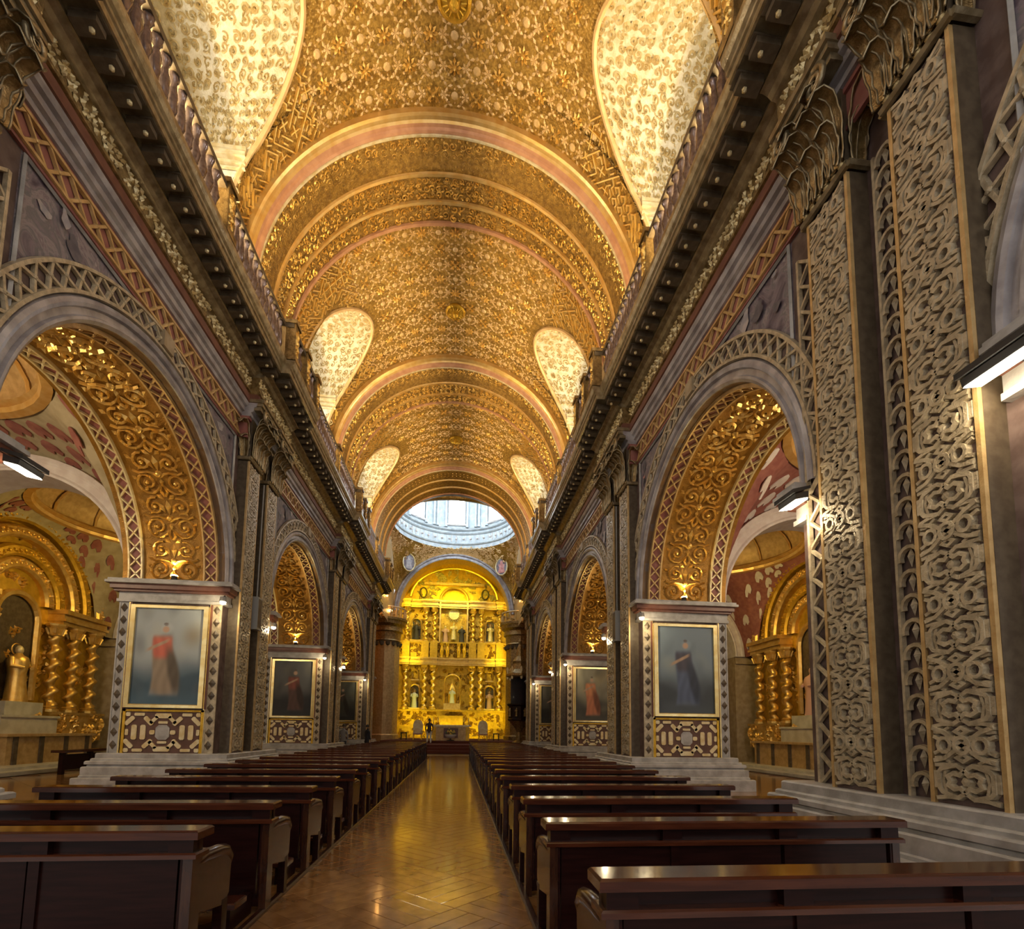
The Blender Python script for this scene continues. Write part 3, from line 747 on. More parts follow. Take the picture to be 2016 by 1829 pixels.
# ------------------------------------------------------------------ pendentives and domes
def pendentives(xc, yc, hx, hy, zr, rr, low, n=96, rows=9):
    P = []
    for i in range(n):
        a = 2*pi*i/n; c_, s_ = cos(a), sin(a); k = min(hx/max(abs(c_), 1e-6), hy/max(abs(s_), 1e-6))
        bx, by = k*c_, k*s_
        z0 = low(bx, by)
        row = []
        for j in range(rows):
            t_ = j/(rows-1); e = t_**1.7
            row.append((xc+bx*(1-e)+rr*c_*e, yc+by*(1-e)+rr*s_*e, z0+(zr-z0)*t_))
        P.append(row)
    return MB().grid(P, cu=True)
CY = 41.0; HX, HY = 5.45, 5.2; DZ = 18.1; DR = 5.0
def lowc(bx, by):
    if abs(abs(by)-HY) < 1e-3:
        za, ra = (12.2, 5.46) if by > 0 else (13.3, 5.05); t_ = bx
    else: za, ra = 13.0, 4.9; t_ = by
    return za+sqrt(max(0, ra*ra-t_*t_))
m = pendentives(0, CY, HX, HY, DZ, DR, lowc)
dome = m.build('ceiling_dome', MT['vault'], None, smooth=True, kind='structure', label='crossing dome on painted pendentives with a pale blue-lit drum'); dome['category'] = 'dome'
def pc_(a, t_):
    c_, s_ = cos(a), sin(a); k = min(HX/max(abs(c_), 1e-6), HY/max(abs(s_), 1e-6)); bx, by = k*c_, k*s_; z0 = lowc(bx, by); e = t_**1.7
    return np.array((bx*(1-e)+DR*c_*e, CY+by*(1-e)+DR*s_*e, z0+(DZ-z0)*t_))
m = MB(); rr = random.Random(12)
for i in range(420):
    a = rr.uniform(.2, pi-.2); t_ = rr.uniform(.05, .95); P0 = pc_(a, t_); e1 = pc_(a+.02, t_)-pc_(a-.02, t_); e1 /= np.linalg.norm(e1); e2 = pc_(a, t_+.02)-pc_(a, t_-.02); e2 /= np.linalg.norm(e2); nn_ = np.cross(e1, e2); nn_ = nn_ if nn_ @ (np.array((0, CY, 14))-P0) > 0 else -nn_
    b_ = MB(); b_.ribbon(spiral((0, 0), rr.uniform(.12, .24), 1.2, rr.uniform(0, 6), rr.choice((-1, 1)), 9), .07, .06, tri=True); b_.petal((.1, .1), rr.uniform(0, 6.28), .28, .12, .07)
    m.cur = rr.choice((0, 0, 1)); n0 = m.n; m.copy_of(b_, lambda u, v, h: (P0[0]+e1[0]*u+e2[0]*v+nn_[0]*h, P0[1]+e1[1]*u+e2[1]*v+nn_[1]*h, P0[2]+e1[2]*u+e2[2]*v+nn_[2]*h))
m.build('pendentive_stucco', MT['pink'], dome, kind='stuff')
for s in (-1, 1):                          # painted medallions on the far pendentives
    m = MB(); P0 = pc_(pi/4+.03, .52); e1 = pc_(pi/4+.08, .52)-pc_(pi/4-.02, .52); e1 /= np.linalg.norm(e1); e2 = pc_(pi/4+.03, .7)-pc_(pi/4+.03, .35); e2 /= np.linalg.norm(e2); nn_ = np.cross(e1, e2); nn_ = nn_ if nn_ @ (np.array((0, CY, 14))-P0) > 0 else -nn_
    e1 = np.array((.94, -.34, 0)); e2 = np.array((0, 0, 1.)); nn_ = np.array((-.5, -.87, -.1))*1.6
    a = [tuple(P0+nn_*.34+e1*.55*cos(2*pi*i/14)+e2*.80*sin(2*pi*i/14)) for i in range(14)]
    m.add(a, [tuple(range(14))]); md = m.build('pendentive_painting', MT['fresco'], dome, s)
    m = MB(); m.tube(a, .06, 5, closed=True); m.build('medallion_frame', MT['goldpale'], md, s)
    m = MB(); m.add([tuple(P0+nn_*.36+e1*x_+e2*z_) for x_, z_ in ((-.32, -.6), (.34, -.55), (.24, -.1), (.30, .18), (.12, .28), (.13, .48), (0, .58), (-.13, .48), (-.1, .28), (-.28, .2), (-.2, -.1))], [tuple(range(11))]); m.build('painted_figure', MT['frescored' if s > 0 else 'frescopale'], md, s)
    m = MB(); r = random.Random(5)
    for i in range(40):
        z = r.uniform(13.2, 17.2); x = r.uniform(2.6, 5.0)
        m.petal((x, z), r.uniform(0, 6.28), .3, .13, .06)
    m.map(lambda u, v, h: (u, 44.72-h+.12*(u-3.9)-.0*(v-15.9), v)); 
ringp = [(DR+.25, -.05), (DR+.05, -.02), (DR+.02, .35), (DR-.08, .40), (DR-.12, .50), (DR-.04, .55), (DR+.02, .62), (DR+.02, 1.30), (DR-.08, 1.36), (DR-.14, 1.46), (DR-.05, 1.52), (DR-.05, 1.62), (DR-.25, 1.72), (DR-.30, 1.84), (DR-.05, 1.92), (DR+.02, 2.0)]
MB().lathe(ringp, 64, (0, CY, DZ)).build('drum_cornice', MT['bluegrey'], dome)
m = MB()
for i in range(72):
    a = 2*pi*i/72; m.box((-.05, -.04, .66), (.05, .04, 1.26)) if False else None
    x, y = (DR-.01)*cos(a), CY+(DR-.01)*sin(a)
    m.tube([(x, y, DZ+.66), (x*.999, y, DZ+1.26)], .05 if i % 9 in (0, 1) else .02, 5)
for i in range(48):
    a = 2*pi*i/48; m.lathe([(.0, -.12), (.12, -.04), (.12, .04), (0, .12)], 5, ((DR-.03)*cos(a), CY+(DR-.03)*sin(a), DZ+.95))
m.build('drum_frieze', MT['white'], dome, kind='stuff')
MB().lathe([(DR, 2.0), (DR, 6.5)]+[(DR*cos(a), 6.5+DR*.8*sin(a)) for a in np.linspace(.05, pi/2, 12)], 64, (0, CY, DZ)).build('drum_wall', MT['bluegrey'], dome, smooth=True)
for i in range(8):
    a = pi/2+i*pi/4
    pane = MB(); pts = [(-.72, 0), (.72, 0)]+[(.72*cos(t_), 2.9+.72*sin(t_)) for t_ in np.linspace(0, pi, 10)]
    T = lambda u, v, dr=0: ((DR-.06-dr)*cos(a)-u*sin(a), CY+(DR-.06-dr)*sin(a)+u*cos(a), DZ+2.25+v)
    pane.add([T(u, v, .05) for u, v in pts], [tuple(range(len(pts)))])
    wdw = pane.build('window_%d' % wn, MT['dome'], None, kind='structure', label='bright arched window in the drum of the dome'); wdw['category'] = 'window'; wn += 1
    fr = MB(); fr.tube([T(u, v, .06) for u, v in pts], .09, 6, closed=True); fr.tube([T(-.72, 1.55, .08), T(.72, 1.55, .08)], .05, 5); fr.tube([T(-.95, 0, .1), T(.95, 0, .1)], .10, 6)
    fr.build('window_frame', MT['white'], wdw)
    for e in (-.36, -.2, .2, .36):
        b_ = a+e; c_ = MB(); c_.lathe([(.14, 0), (.14, .15), (.10, .2), (.10, 3.3), (.15, 3.4), (.15, 3.6)], 8, ((DR-.1)*cos(b_), CY+(DR-.1)*sin(b_), DZ+2.0)); c_.build('drum_column', MT['bluegrey'], dome)

# ------------------------------------------------------------------ crossing piers, transepts, chancel
ch = MB()
n = 48
cr = 5.0; cz = 12.2
for s in (-1, 1):
    ch.box((s*5.05 if s > 0 else -7.4, 46.2, 0), (7.4 if s > 0 else s*5.05, 47.6, 12.2))
ch.grid([[(cr*cos(pi*i/n), y, cz+cr*sin(pi*i/n)) for y in (46.2, 47.6)] for i in range(n+1)])
ch.grid([[(cr*cos(pi*i/n), 46.2, cz+cr*sin(pi*i/n)), (cr*1.14*cos(pi*i/n), 46.2, cz+cr*1.14*sin(pi*i/n))] for i in range(n+1)])
for x0, x1 in ((-12, -7.4), (7.4, 12)): ch.box((x0, 46.2, 0), (x1, 46.6, 20))
for s in (-1, 1): ch.box((11.6 if s > 0 else -12, 35.8, 0), (12 if s > 0 else -11.6, 46.4, 20))
for s in (-1, 1): ch.box((min(s*5.3, s*12), 35.7, 11), (max(s*5.3, s*12), 36.0, 19)); ch.box((min(s*7.85, s*12), 35.7, 0), (max(s*7.85, s*12), 36.0, 11.2))
ch.add([(-12, 35.8, 19.5), (-5, 35.8, 19.5), (-5, 46.4, 19.5), (-12, 46.4, 19.5)], [(0, 1, 2, 3)]); ch.add([(12, 35.8, 19.5), (5, 35.8, 19.5), (5, 46.4, 19.5), (12, 46.4, 19.5)], [(0, 1, 2, 3)])
for s in (-1, 1): ch.add([(s*5.5, 35.9, 10.5), (s*5.5, 46.3, 10.5), (s*5.5, 46.3, 19), (s*5.5, 35.9, 19)], [(0, 1, 2, 3)])
chw = ch.build('wall_chancel', MT['strapgold'], None, kind='structure', label='chancel arch wall behind the crossing'); chw['category'] = 'wall'
def arch_xz(prof, zc, n=48): return MB().grid([[(r*cos(pi*i/n), y, zc+r*sin(pi*i/n)) for y, r in prof] for i in range(n+1)])
arch_xz([(46.2, cr), (46.08, cr), (46.05, cr+.06), (46.05, cr+.16), (46.1, cr+.2), (46.1, cr+.26), (46.0, cr+.30), (45.98, cr+.38), (46.06, cr+.46), (46.2, cr+.48)], cz).build('chancel_archivolt', MT['stoneviolet'], chw)
ap = MB()
ap.grid([[(5.6*cos(pi*i/n), y, 12.2+5.6*sin(pi*i/n)) for y in (47.55, 52.3)] for i in range(n+1)])
for s in (-1, 1): ap.add([(s*5.6, 47.5, 0), (s*5.6, 52.3, 0), (s*5.6, 52.3, 12.2), (s*5.6, 47.5, 12.2)], [(0, 1, 2, 3)])
ap.add([(-5.7, 52.3, 0), (5.7, 52.3, 0), (5.7, 52.3, 18), (-5.7, 52.3, 18)], [(0, 1, 2, 3)])
apo = ap.build('wall_apse', MT['golddeep'], None, kind='structure', label='gilded apse wall behind the high altar'); apo['category'] = 'wall'
# raised sanctuary
m = MB(); m.box((-7.4, 33.4, 0), (7.4, 60, .18)); m.box((-7.2, 33.9, .18), (7.2, 60, .36)); m.box((-7.0, 34.4, .36), (7.0, 60, .54)); m.box((-5.0, 37.6, .54), (5.0, 52.3, .72))
m.build('floor_sanctuary', MT['carpet'], None, kind='structure', label='dark red carpeted sanctuary steps')['category'] = 'floor'

# ------------------------------------------------------------------ side aisles
AX, AXR, AZ = 11.35, 2.90, 5.35
for s in (-1, 1):
    m = MB(); m.box((15.6, -3, 0), (15.9, 36, 11)); m.box((8, -3, 10.9), (15.9, 36, 11.3)); m.box((7.85, 35.9, 0), (15.9, 36.1, 11))
    aw = m.build('wall_aisle_'+('right' if s > 0 else 'left'), MT['cream'], None, s, kind='structure', label='outer wall of the side aisle on the '+('pulpit side' if s > 0 else 'side opposite the pulpit')); aw['category'] = 'wall'
    for k, p in enumerate(PIERS[:3]):
        y0, y1 = p+1.2, p+1.9; n = 32; th = [pi*i/n for i in range(n+1)]
        m = MB()
        for yy in (y0, y1):
            m.grid([[(AX+(AXR+.30)*cos(a), yy, AZ+(AXR+.30)*sin(a)), (AX+3.6*max(-1, min(1, 1.25*cos(a))), yy, 9.6 if abs(cos(a)) < .8 else AZ+(9.6-AZ)*min(1, 1.6*sin(a)+.0))] for a in th])
            m.add([(WB, yy, AZ), (8.12, yy, AZ), (8.12, yy, 9.6), (WB, yy, 9.6)], [(0, 1, 2, 3)]); m.add([(14.58, yy, AZ), (15.7, yy, AZ), (15.7, yy, 9.6), (14.58, yy, 9.6)], [(0, 1, 2, 3)])
        m.build('transverse_wall', MT['cream' if s < 0 else 'scallop'], aw, s)
        m = MB(); prof = [(AXR+.50, y0-.10), (AXR+.48, y0-.16), (AXR+.36, y0-.18), (AXR+.30, y0-.13), (AXR+.12, y0-.13), (AXR+.06, y0-.17), (AXR, y0-.15), (AXR, y1+.15), (AXR+.50, y1+.10)]
        m.grid([[(AX+r*cos(a), y, AZ+r*sin(a)) for r, y in prof] for a in th]); m.build('transverse_arch', MT['white'], aw, s)
        m = MB()
        for xa, xb in ((WB, 8.42), (14.28, 15.6)):
            m.box((xa, y0, 0), (xb, y1, AZ-.35)); m.box((xa, y0-.1, AZ-.35), (xb+(.12 if xa < 9 else 0), y1+.1, AZ-.22)); m.box((xa, y0-.05, AZ-.22), (xb+.05, y1+.05, AZ))
        m.build('respond', MT['tan'], aw, s)
    # small dome over the first two aisle bays
    for bi in (1, 2):
        yc = BAYS[bi]; HXa, HYa = 3.5, (STEP-.7)/2
        def lowa(bx, by):
            t_ = by if abs(abs(bx)-HXa) < 1e-3 else bx
            return AZ+sqrt(max(0, 3.42**2-t_*t_))
        d_ = pendentives(AX, yc, HXa, HYa, 9.1, 3.1, lowa).build('aisle_pendentive', MT['cream' if s < 0 else 'scallop'], aw, s, smooth=True)
        def pp(a, t_):
            c_, s_ = cos(a), sin(a); k = min(HXa/max(abs(c_), 1e-6), HYa/max(abs(s_), 1e-6)); bx, by = k*c_, k*s_; z0 = lowa(bx, by); e = t_**1.7
            return np.array((AX+bx*(1-e)+3.1*c_*e, yc+by*(1-e)+3.1*s_*e, z0+(9.1-z0)*t_))
        pc = MB()
        for q_, (t0, nn) in enumerate(((.16, 44), (.46, 40), (.78, 40))):
            for i in range(nn):
                a = 2*pi*(i+.5*(q_ % 2))/nn; P0 = pp(a, t0); e1 = pp(a+.03, t0)-pp(a-.03, t0); e1 /= np.linalg.norm(e1); e2 = pp(a, t0+.06)-pp(a, t0-.06); ln = np.linalg.norm(e2)/.12
                if ln < .9: continue
                e2 /= np.linalg.norm(e2); nn_ = np.cross(e1, e2); nn_ = nn_ if nn_ @ (np.array((AX, yc, 7.0))-P0) > 0 else -nn_; w_ = .21; hh = min(.30, ln*.16)
                pts = [(w_*x_, hh*z_) for x_, z_ in ((-1, -.5), (-.5, -.9), (0, -.35), (.5, -.9), (1, -.5), (.9, .3), (.45, .8), (0, 1.0), (-.45, .8), (-.9, .3))]
                pc.prism(pts, .012, .05, lambda u, v, h: tuple(P0+e1*u+e2*v+nn_*h))
        pc.build('scallop_stucco', MT['scallop' if s < 0 else 'white'], d_, s, kind='stuff')
        MB().lathe([(3.2, -.12), (3.0, -.1), (2.95, .0), (3.05, .06), (2.9, .14), (2.98, .22), (3.1, .26)], 40, (AX, yc, 9.1)).build('dome_ring', MT['mold'], d_, s)
        MB().lathe([(3.08*cos(a), .2+1.6*sin(a)) for a in np.linspace(0, pi/2, 10)], 40, (AX, yc, 9.1)).build('dome_shell', MT['strapgold'], d_, s, smooth=True)
        m = MB()
        for k in range(12):
            a = 2*pi*k/12; m.tube([(AX+3.02*cos(t_)*cos(a), yc+3.02*cos(t_)*sin(a), 9.28+1.55*sin(t_)) for t_ in np.linspace(0, 1.5, 8)], .05, 5)
        m.build('dome_ribs', MT['mold'], d_, s, kind='stuff')

# ------------------------------------------------------------------ builders for columns and statues
def twisted(m, c, h, r, turns=4, n=10, off=.35, base=True):
    rows = []; k = int(turns*9)
    for i in range(k+1):
        z = h*i/k; a = 2*pi*turns*i/k; ox, oy = r*off*cos(a), r*off*sin(a); rr = r*(.80+.10*sin(2*a))
        rows.append([(c[0]+ox+rr*cos(2*pi*j/n), c[1]+oy+rr*sin(2*pi*j/n), c[2]+z) for j in range(n)])
    m.grid(rows, cv=True)
def colparts(parent, c, h, r, turns=4, mt='gold'):
    hb, hc = h*.07, h*.14
    col = MB(); twisted(col, (c[0], c[1], c[2]+hb), h-hb-hc, r, turns); o = col.build('twisted_column', MT[mt], parent, smooth=True)
    b = MB(); b.lathe([(r*1.5, 0), (r*1.5, hb*.4), (r*1.2, hb*.55), (r*1.35, hb*.75), (r, hb)], 10, c); b.build('column_base', MT[mt], o)
    b = MB(); b.lathe([(r*.95, 0), (r*1.15, hc*.1), (r*.95, hc*.25), (r*1.25, hc*.6), (r*1.6, hc*.85), (r*1.7, hc)], 8, (c[0], c[1], c[2]+h-hc))
    for k in range(8):
        a = k*pi/4; b.tube([(c[0]+r*cos(a), c[1]+r*sin(a), c[2]+h-hc*.9), (c[0]+r*1.5*cos(a), c[1]+r*1.5*sin(a), c[2]+h-hc*.35)], r*.22, 4)
    b.build('column_capital', MT[mt], o); return o
def statue(name, label, loc, h, mt_robe, mt_head, rz=0, cat='statue', halo=True, arms=True):
    t_ = thing(name, label, cat, loc, rz)
    m = MB(); m.cur = 0
    fold = lambda a, z: 1+.06*cos(7*a+z*3)
    m.lathe([(.17*h, 0), (.16*h, .05*h), (.135*h, .35*h), (.125*h, .5*h), (.15*h, .62*h), (.155*h, .72*h), (.13*h, .79*h), (.06*h, .83*h), (.045*h, .86*h)], 14, twist=fold)
    if arms:
        for sx in (-1, 1): m.tube([(sx*.14*h, 0, .76*h), (sx*.19*h, -.05*h, .62*h), (sx*.08*h, -.17*h, .60*h)], [.05*h, .045*h, .03*h], 6)
    m.cur = 1; m.lathe([(.0, .84*h), (.045*h, .855*h), (.062*h, .90*h), (.058*h, .95*h), (.03*h, .99*h), (0, h)], 10)
    m.build('figure', [mt_robe, mt_head], t_, smooth=True)
    if halo:
        m = MB(); m.tube([(.10*h*cos(a), .05*h, .93*h+.10*h*sin(a)) for a in np.linspace(0, 2*pi, 16)[:-1]], .012*h, 4, closed=True); m.build('halo', MT['gold'], t_)
    return t_

# ------------------------------------------------------------------ high altar
RY = 50.9
ra = thing('high_altarpiece', 'tall gilded high altarpiece of twisted columns and statue niches filling the apse', 'altarpiece', (-.1, RY, .72))
def rp(name, m, mt='gold', parent=None, **k): return m.build(name, MT[mt], parent or ra, **k)
m = MB(); m.box((-5.4, .35, 0), (5.4, .6, 13.3)); rp('back_panel', m, 'golddeep')
m = MB(); m.box((-5.2, -.3, 0), (5.2, .4, 1.0)); m.box((-5.3, -.4, 1.0), (5.3, .4, 1.15)); m.box((-5.1, -.15, 1.15), (5.1, .4, 2.6)); m.box((-5.3, -.4, 2.6), (5.3, .4, 2.78)); rp('predella', m, 'golddeep')
CXS = (1.9, 2.75, 4.6)
for tz, th_, r_c, tn in ((2.8, 4.35, .26, 5), (9.5, 3.4, .22, 5)):
    for s in (-1, 1):
        for x in CXS: colparts(ra, (s*x, -.25, tz), th_, r_c, tn)
def ent(z0, name):
    m = MB()
    for e, a, b in ((.0, 0, .16), (.10, .16, .30), (.0, .30, .52), (.16, .52, .60), (.26, .60, .72)):
        m.box((-5.3-e*.3, -.35-e, z0+a), (5.3+e*.3, .4, z0+b))
        for s in (-1, 1):
            for x0, x1 in ((1.55, 3.1), (4.25, 4.95)): m.box((min(s*x0, s*x1)-e*.4, -.62-e, z0+a), (max(s*x0, s*x1)+e*.4, 0, z0+b))
    rp(name, m, 'gold')
ent(7.15, 'lower_entablature'); ent(12.9, 'upper_entablature')
m = MB(); m.box((-5.1, -.2, 7.87), (5.1, .4, 9.4)); m.box((-5.2, -.4, 9.35), (5.2, .4, 9.5))
for s in (-1, 1):
    for x in CXS: m.box((s*x-.36, -.60, 7.87), (s*x+.36, .3, 9.5))
    for x in (.55, 1.1): m.lathe([(.16, 0), (.12, .2), (.2, .7), (.12, 1.1), (.2, 1.4)], 10, (s*x, -.55, 7.9))
rp('upper_pedestal', m, 'golddeep')
m = MB(); rr = random.Random(2)
for i in range(520):
    x = rr.uniform(-5, 5); z = rr.choice([rr.uniform(.2, .9), rr.uniform(1.3, 2.5), rr.uniform(8, 9.3), rr.uniform(3, 7), rr.uniform(9.7, 12.8), rr.uniform(3, 12)])
    b_ = MB()
    for k in range(4): b_.petal((0, 0), k*pi/2+rr.uniform(0, 1), rr.uniform(.15, .3), .12, .10)
    b_.ribbon(spiral((0, 0), rr.uniform(.12, .25), 1.2, rr.uniform(0, 6), 1, 10), .06, .08, tri=True)
    yo = (-.31 if z < 1 else -.16) if z < 2.6 else (-.21 if 7.9 < z < 9.4 else .34)
    m.copy_of(b_, lambda u, v, h: (x+u, yo-h, z+v))
rp('gilded_carving', m, 'gold', kind='stuff')
def niche(x, z, w, h, name='niche', dark='golddeep'):
    m = MB(); aa = [pi*i/12 for i in range(13)]
    pts = [(x+w/2*cos(a), z+h-w/2+w/2*sin(a)) for a in aa]
    m.grid([[(px, .34, pz), (x+(px-x)*.92, .02, pz)] for px, pz in pts+[(x-w/2, z)]]); 
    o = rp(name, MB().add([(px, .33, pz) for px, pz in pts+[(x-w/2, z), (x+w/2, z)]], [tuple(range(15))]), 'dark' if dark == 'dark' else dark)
    f = MB(); f.tube([(px, .22, pz) for px, pz in [(x+w/2, z)]+pts+[(x-w/2, z)]], .09, 6); f.box((x-w/2-.12, -.1, z-.14), (x+w/2+.12, .3, z)); f.build('niche_frame', MT['gold'], o)
for s in (-1, 1):
    niche(s*3.68, 2.95, .95, 2.3, dark='dark'); niche(s*3.68, 9.7, .95, 2.2, dark='dark'); niche(s*3.68, 5.75, .6, .9, dark='golddeep')
niche(0, 2.9, 1.5, 3.4); 
m = MB(); aa = [pi*i/16 for i in range(17)]
m.grid([[(1.35*cos(a), .3, 13.6+1.35*sin(a)), (1.35*cos(a), -.55, 13.6+1.35*sin(a))] for a in aa]); m.box((-1.42, -.55, 9.4), (-1.28, .3, 13.6)); m.box((1.28, -.55, 9.4), (1.42, .3, 13.6))
m.tube([(1.4*cos(a), -.5, 13.6+1.4*sin(a)) for a in aa], .12, 6)
big = rp('central_niche', m, 'gold')
MB().add([(1.4*cos(a), .28, 13.6+1.4*sin(a)) for a in aa]+[(-1.4, .28, 9.0), (1.4, .28, 9.0)], [tuple(range(19))]).build('niche_back', MT['golddeep'], big)
m = MB(); m.lathe([(0, 0), (.5, 0), (.55, .08), (.6, 0)], 20); sb = MB(); sb.copy_of(m, lambda u, v, h: (u, .1-h, 12.4+v))
for k in range(24):
    a = k*pi/12; sb.tube([(.55*cos(a), .05, 12.4+.55*sin(a)), (.85*cos(a), .05, 12.4+.85*sin(a))], .035, 4)
sb.build('sunburst', MT['goldpale'], big)
# crowning lunette
m = MB(); m.add([(5.3*cos(a), .3, 13.6+(4.0)*sin(a)) for a in np.linspace(0, pi, 25)], [tuple(range(25))]); lun = rp('crown_panel', m, 'golddeep')
m = MB(); m.box((-3.0, -.2, 15.3), (3.0, .3, 15.55)); m.tube([(4.4*cos(a), -.05, 13.7+3.4*sin(a)) for a in np.linspace(.1, pi-.1, 20)], .12, 6); m.build('crown_cornice', MT['gold'], lun)
m = MB()
for i in range(60):
    a = rr.uniform(.1, pi-.1); q_ = rr.uniform(.45, .95); x, z = 4.8*q_*cos(a), 13.8+3.5*q_*sin(a)
    if abs(x) < 1.5 and z < 15.4: continue
    b_ = MB(); b_.ribbon(spiral((0, 0), rr.uniform(.15, .3), 1.2, rr.uniform(0, 6), 1, 10), .08, .1, tri=True)
    for k in range(3): b_.petal((0, 0), rr.uniform(0, 6.28), .4, .18, .14)
    m.copy_of(b_, lambda u, v, h: (x+u, .28-h, z+v))
m.build('crown_carving', MT['goldpale'], lun, kind='stuff')
for s in (-1, 1):
    m = MB(); m.lathe([(.32, -.5), (.35, 0), (.32, .5)], 12, (s*3.1, .25, 14.5)); 
    mm = MB(); mm.tube([(s*3.1+.34*cos(a), .2, 14.55+.5*sin(a)) for a in np.linspace(0, 2*pi, 18)[:-1]], .07, 5, closed=True); mm.build('oval_medallion', MT['dark'], lun)
# tabernacle
m = MB(); m.box((-.8, -.6, 2.78), (.8, .2, 3.4)); m.lathe([(.45, 3.4), (.42, 3.5), (.42, 4.6), (.5, 4.7), (.3, 5.1), (.08, 5.4), (.03, 5.8)], 12, (0, -.2, 0)); rp('tabernacle', m, 'gold')
m = MB(); m.box((-1.6, -1.1, .0), (1.6, -.3, 1.1)); m.box((-1.7, -1.2, 1.1), (1.7, -.3, 1.22)); m.box((-1.1, -.9, 1.22), (1.1, -.3, 2.2)); rp('altar_steps', m, 'golddeep')
SB = RY-.2
statue('monstrance_statue', 'small pale glowing statue in the central niche of the high altar', (-.1, RY-.72, 3.52+.6), 1.5, MT['cloth'], MT['goldpale'])
for s, zz, rb, lab in ((-1, 3.67, 'cloth', 'pale-robed saint statue in the lower niche of the high altar, opposite the pulpit'), (1, 3.67, 'robe', 'rose-robed saint statue in the lower niche of the high altar, pulpit side'),
                       (-1, 10.42, 'robedark', 'dark-robed saint statue in the upper niche of the high altar, opposite the pulpit'), (1, 10.42, 'goldpale', 'gilt saint statue in the upper niche of the high altar, pulpit side')):
    statue('saint_statue', lab, (-.1+s*3.68, RY+.02, zz), 1.75, MT[rb], MT['skin'])
for x, lab, rb in ((-.75, 'rose-robed statue standing in the big arched niche under the sunburst, opposite the pulpit', 'robe'), (0, 'gilt statue at the centre of the big arched niche under the sunburst', 'goldpale'), (.75, 'dark-robed statue standing in the big arched niche under the sunburst, pulpit side', 'robedark')):
    statue('saint_statue', lab, (-.1+x*1.08, RY-.1, 10.2+(.3 if x == 0 else 0)), 1.7, MT[rb], MT['goldpale'])

# altar table, lectern bowl of flowers, chairs
t_ = thing('altar_table', 'long wooden altar table with pale top and carved dark front panel', 'altar', (0, 40.0, .72))
MB().bbox((-1.55, -.5, 1.06), (1.55, .5, 1.18)).build('table_top', MT['goldpale'], t_)
MB().box((-1.4, -.40, 0), (1.4, .40, 1.06)).build('body', MT['strapgold'], t_)
MB().bbox((-.55, -.44, .2), (.55, -.40, .95)).build('front_panel', MT['redband'], t_)
for x in (-1.25, 1.25): MB().box((x-.12, -.46, 0), (x+.12, -.40, 1.06)).build('corner_post', MT['golddeep'], t_)
for x, lab in ((-1.35, 'slim candle on the altar table corner opposite the pulpit'), (-1.0, 'slim candle second in from the altar table corner opposite the pulpit'), (1.0, 'slim candle second in from the altar table corner nearer the pulpit'), (1.35, 'slim candle on the altar table corner nearer the pulpit')):
    c_ = thing('altar_candle', lab, 'candle', (x, 40.0, 1.90), group='candles on the altar table')
    m = MB(); m.lathe([(.10, 0), (.10, .02), (.03, .05), (.025, .25), (.06, .28)], 8); m.build('candlestick', MT['gold'], c_)
    m = MB(); m.lathe([(.022, .28), (.022, .55), (0, .56)], 6); m.build('wax', MT['cloth'], c_)
fb = thing('flower_bowl', 'white bowl of yellow flowers on a dark stand before the altar table', 'flowers', (.0, 38.4, .72))
m = MB(); m.lathe([(.28, 0), (.28, .05), (.06, .1), (.05, .18)], 12); m.build('stand', MT['black'], fb)
m = MB(); m.lathe([(.06, .18), (.30, .24), (.42, .40), (.44, .46), (.38, .44)], 16); m.build('bowl', MT['cloth'], fb, smooth=True)
m = MB(); rr = random.Random(4)
for i in range(60):
    a = rr.uniform(0, 6.28); q_ = rr.uniform(0, .36); z = .5+rr.uniform(0, .5)*(1-q_*1.5)
    m.cur = rr.choice((0, 0, 1)); m.lathe([(0, -.05), (.06, 0), (0, .05)], 5, (q_*cos(a), q_*sin(a), z))
m.build('blossoms', [MT['flower'], MT['leaf']], fb, kind='stuff')
for x, lab in ((-2.65, 'upright carved presider chair with flowered back, opposite the pulpit'), (2.55, 'upright carved presider chair with flowered back, pulpit side')):
    c_ = thing('sanctuary_chair', lab, 'chair', (x, 41.5, .72))
    MB().bbox((-.36, -.33, .42), (.36, .33, .52)).build('seat', MT['robe'], c_)
    m = MB(); m.prism([(-.36, .5), (.36, .5), (.40, 1.2), (.28, 1.5), (0, 1.62), (-.28, 1.5), (-.40, 1.2)], .28, .36, lambda u, v, h: (u, h, v)); m.build('backrest', MT['goldpale'], c_)
    for lx in (-.32, .32):
        for ly in (-.28, .3): MB().box((lx-.035, ly-.035, 0), (lx+.035, ly+.035, .42)).build('leg', MT['golddeep'], c_)
        MB().box((lx-.04, -.33, .70), (lx+.04, .3, .76)).build('armrest', MT['golddeep'], c_)
for x, lab in ((-3.7, 'low dark wooden stool by the sanctuary chair, opposite the pulpit'), (3.6, 'low dark wooden stool by the sanctuary chair, pulpit side')):
    c_ = thing('stool', lab, 'stool', (x, 41.3, .72)); MB().bbox((-.25, -.22, .5), (.25, .22, .58)).build('seat', MT['wood'], c_)
    for lx in (-.2, .2):
        for ly in (-.17, .17): MB().box((lx-.03, ly-.03, 0), (lx+.03, ly+.03, .5)).build('leg', MT['wood'], c_)

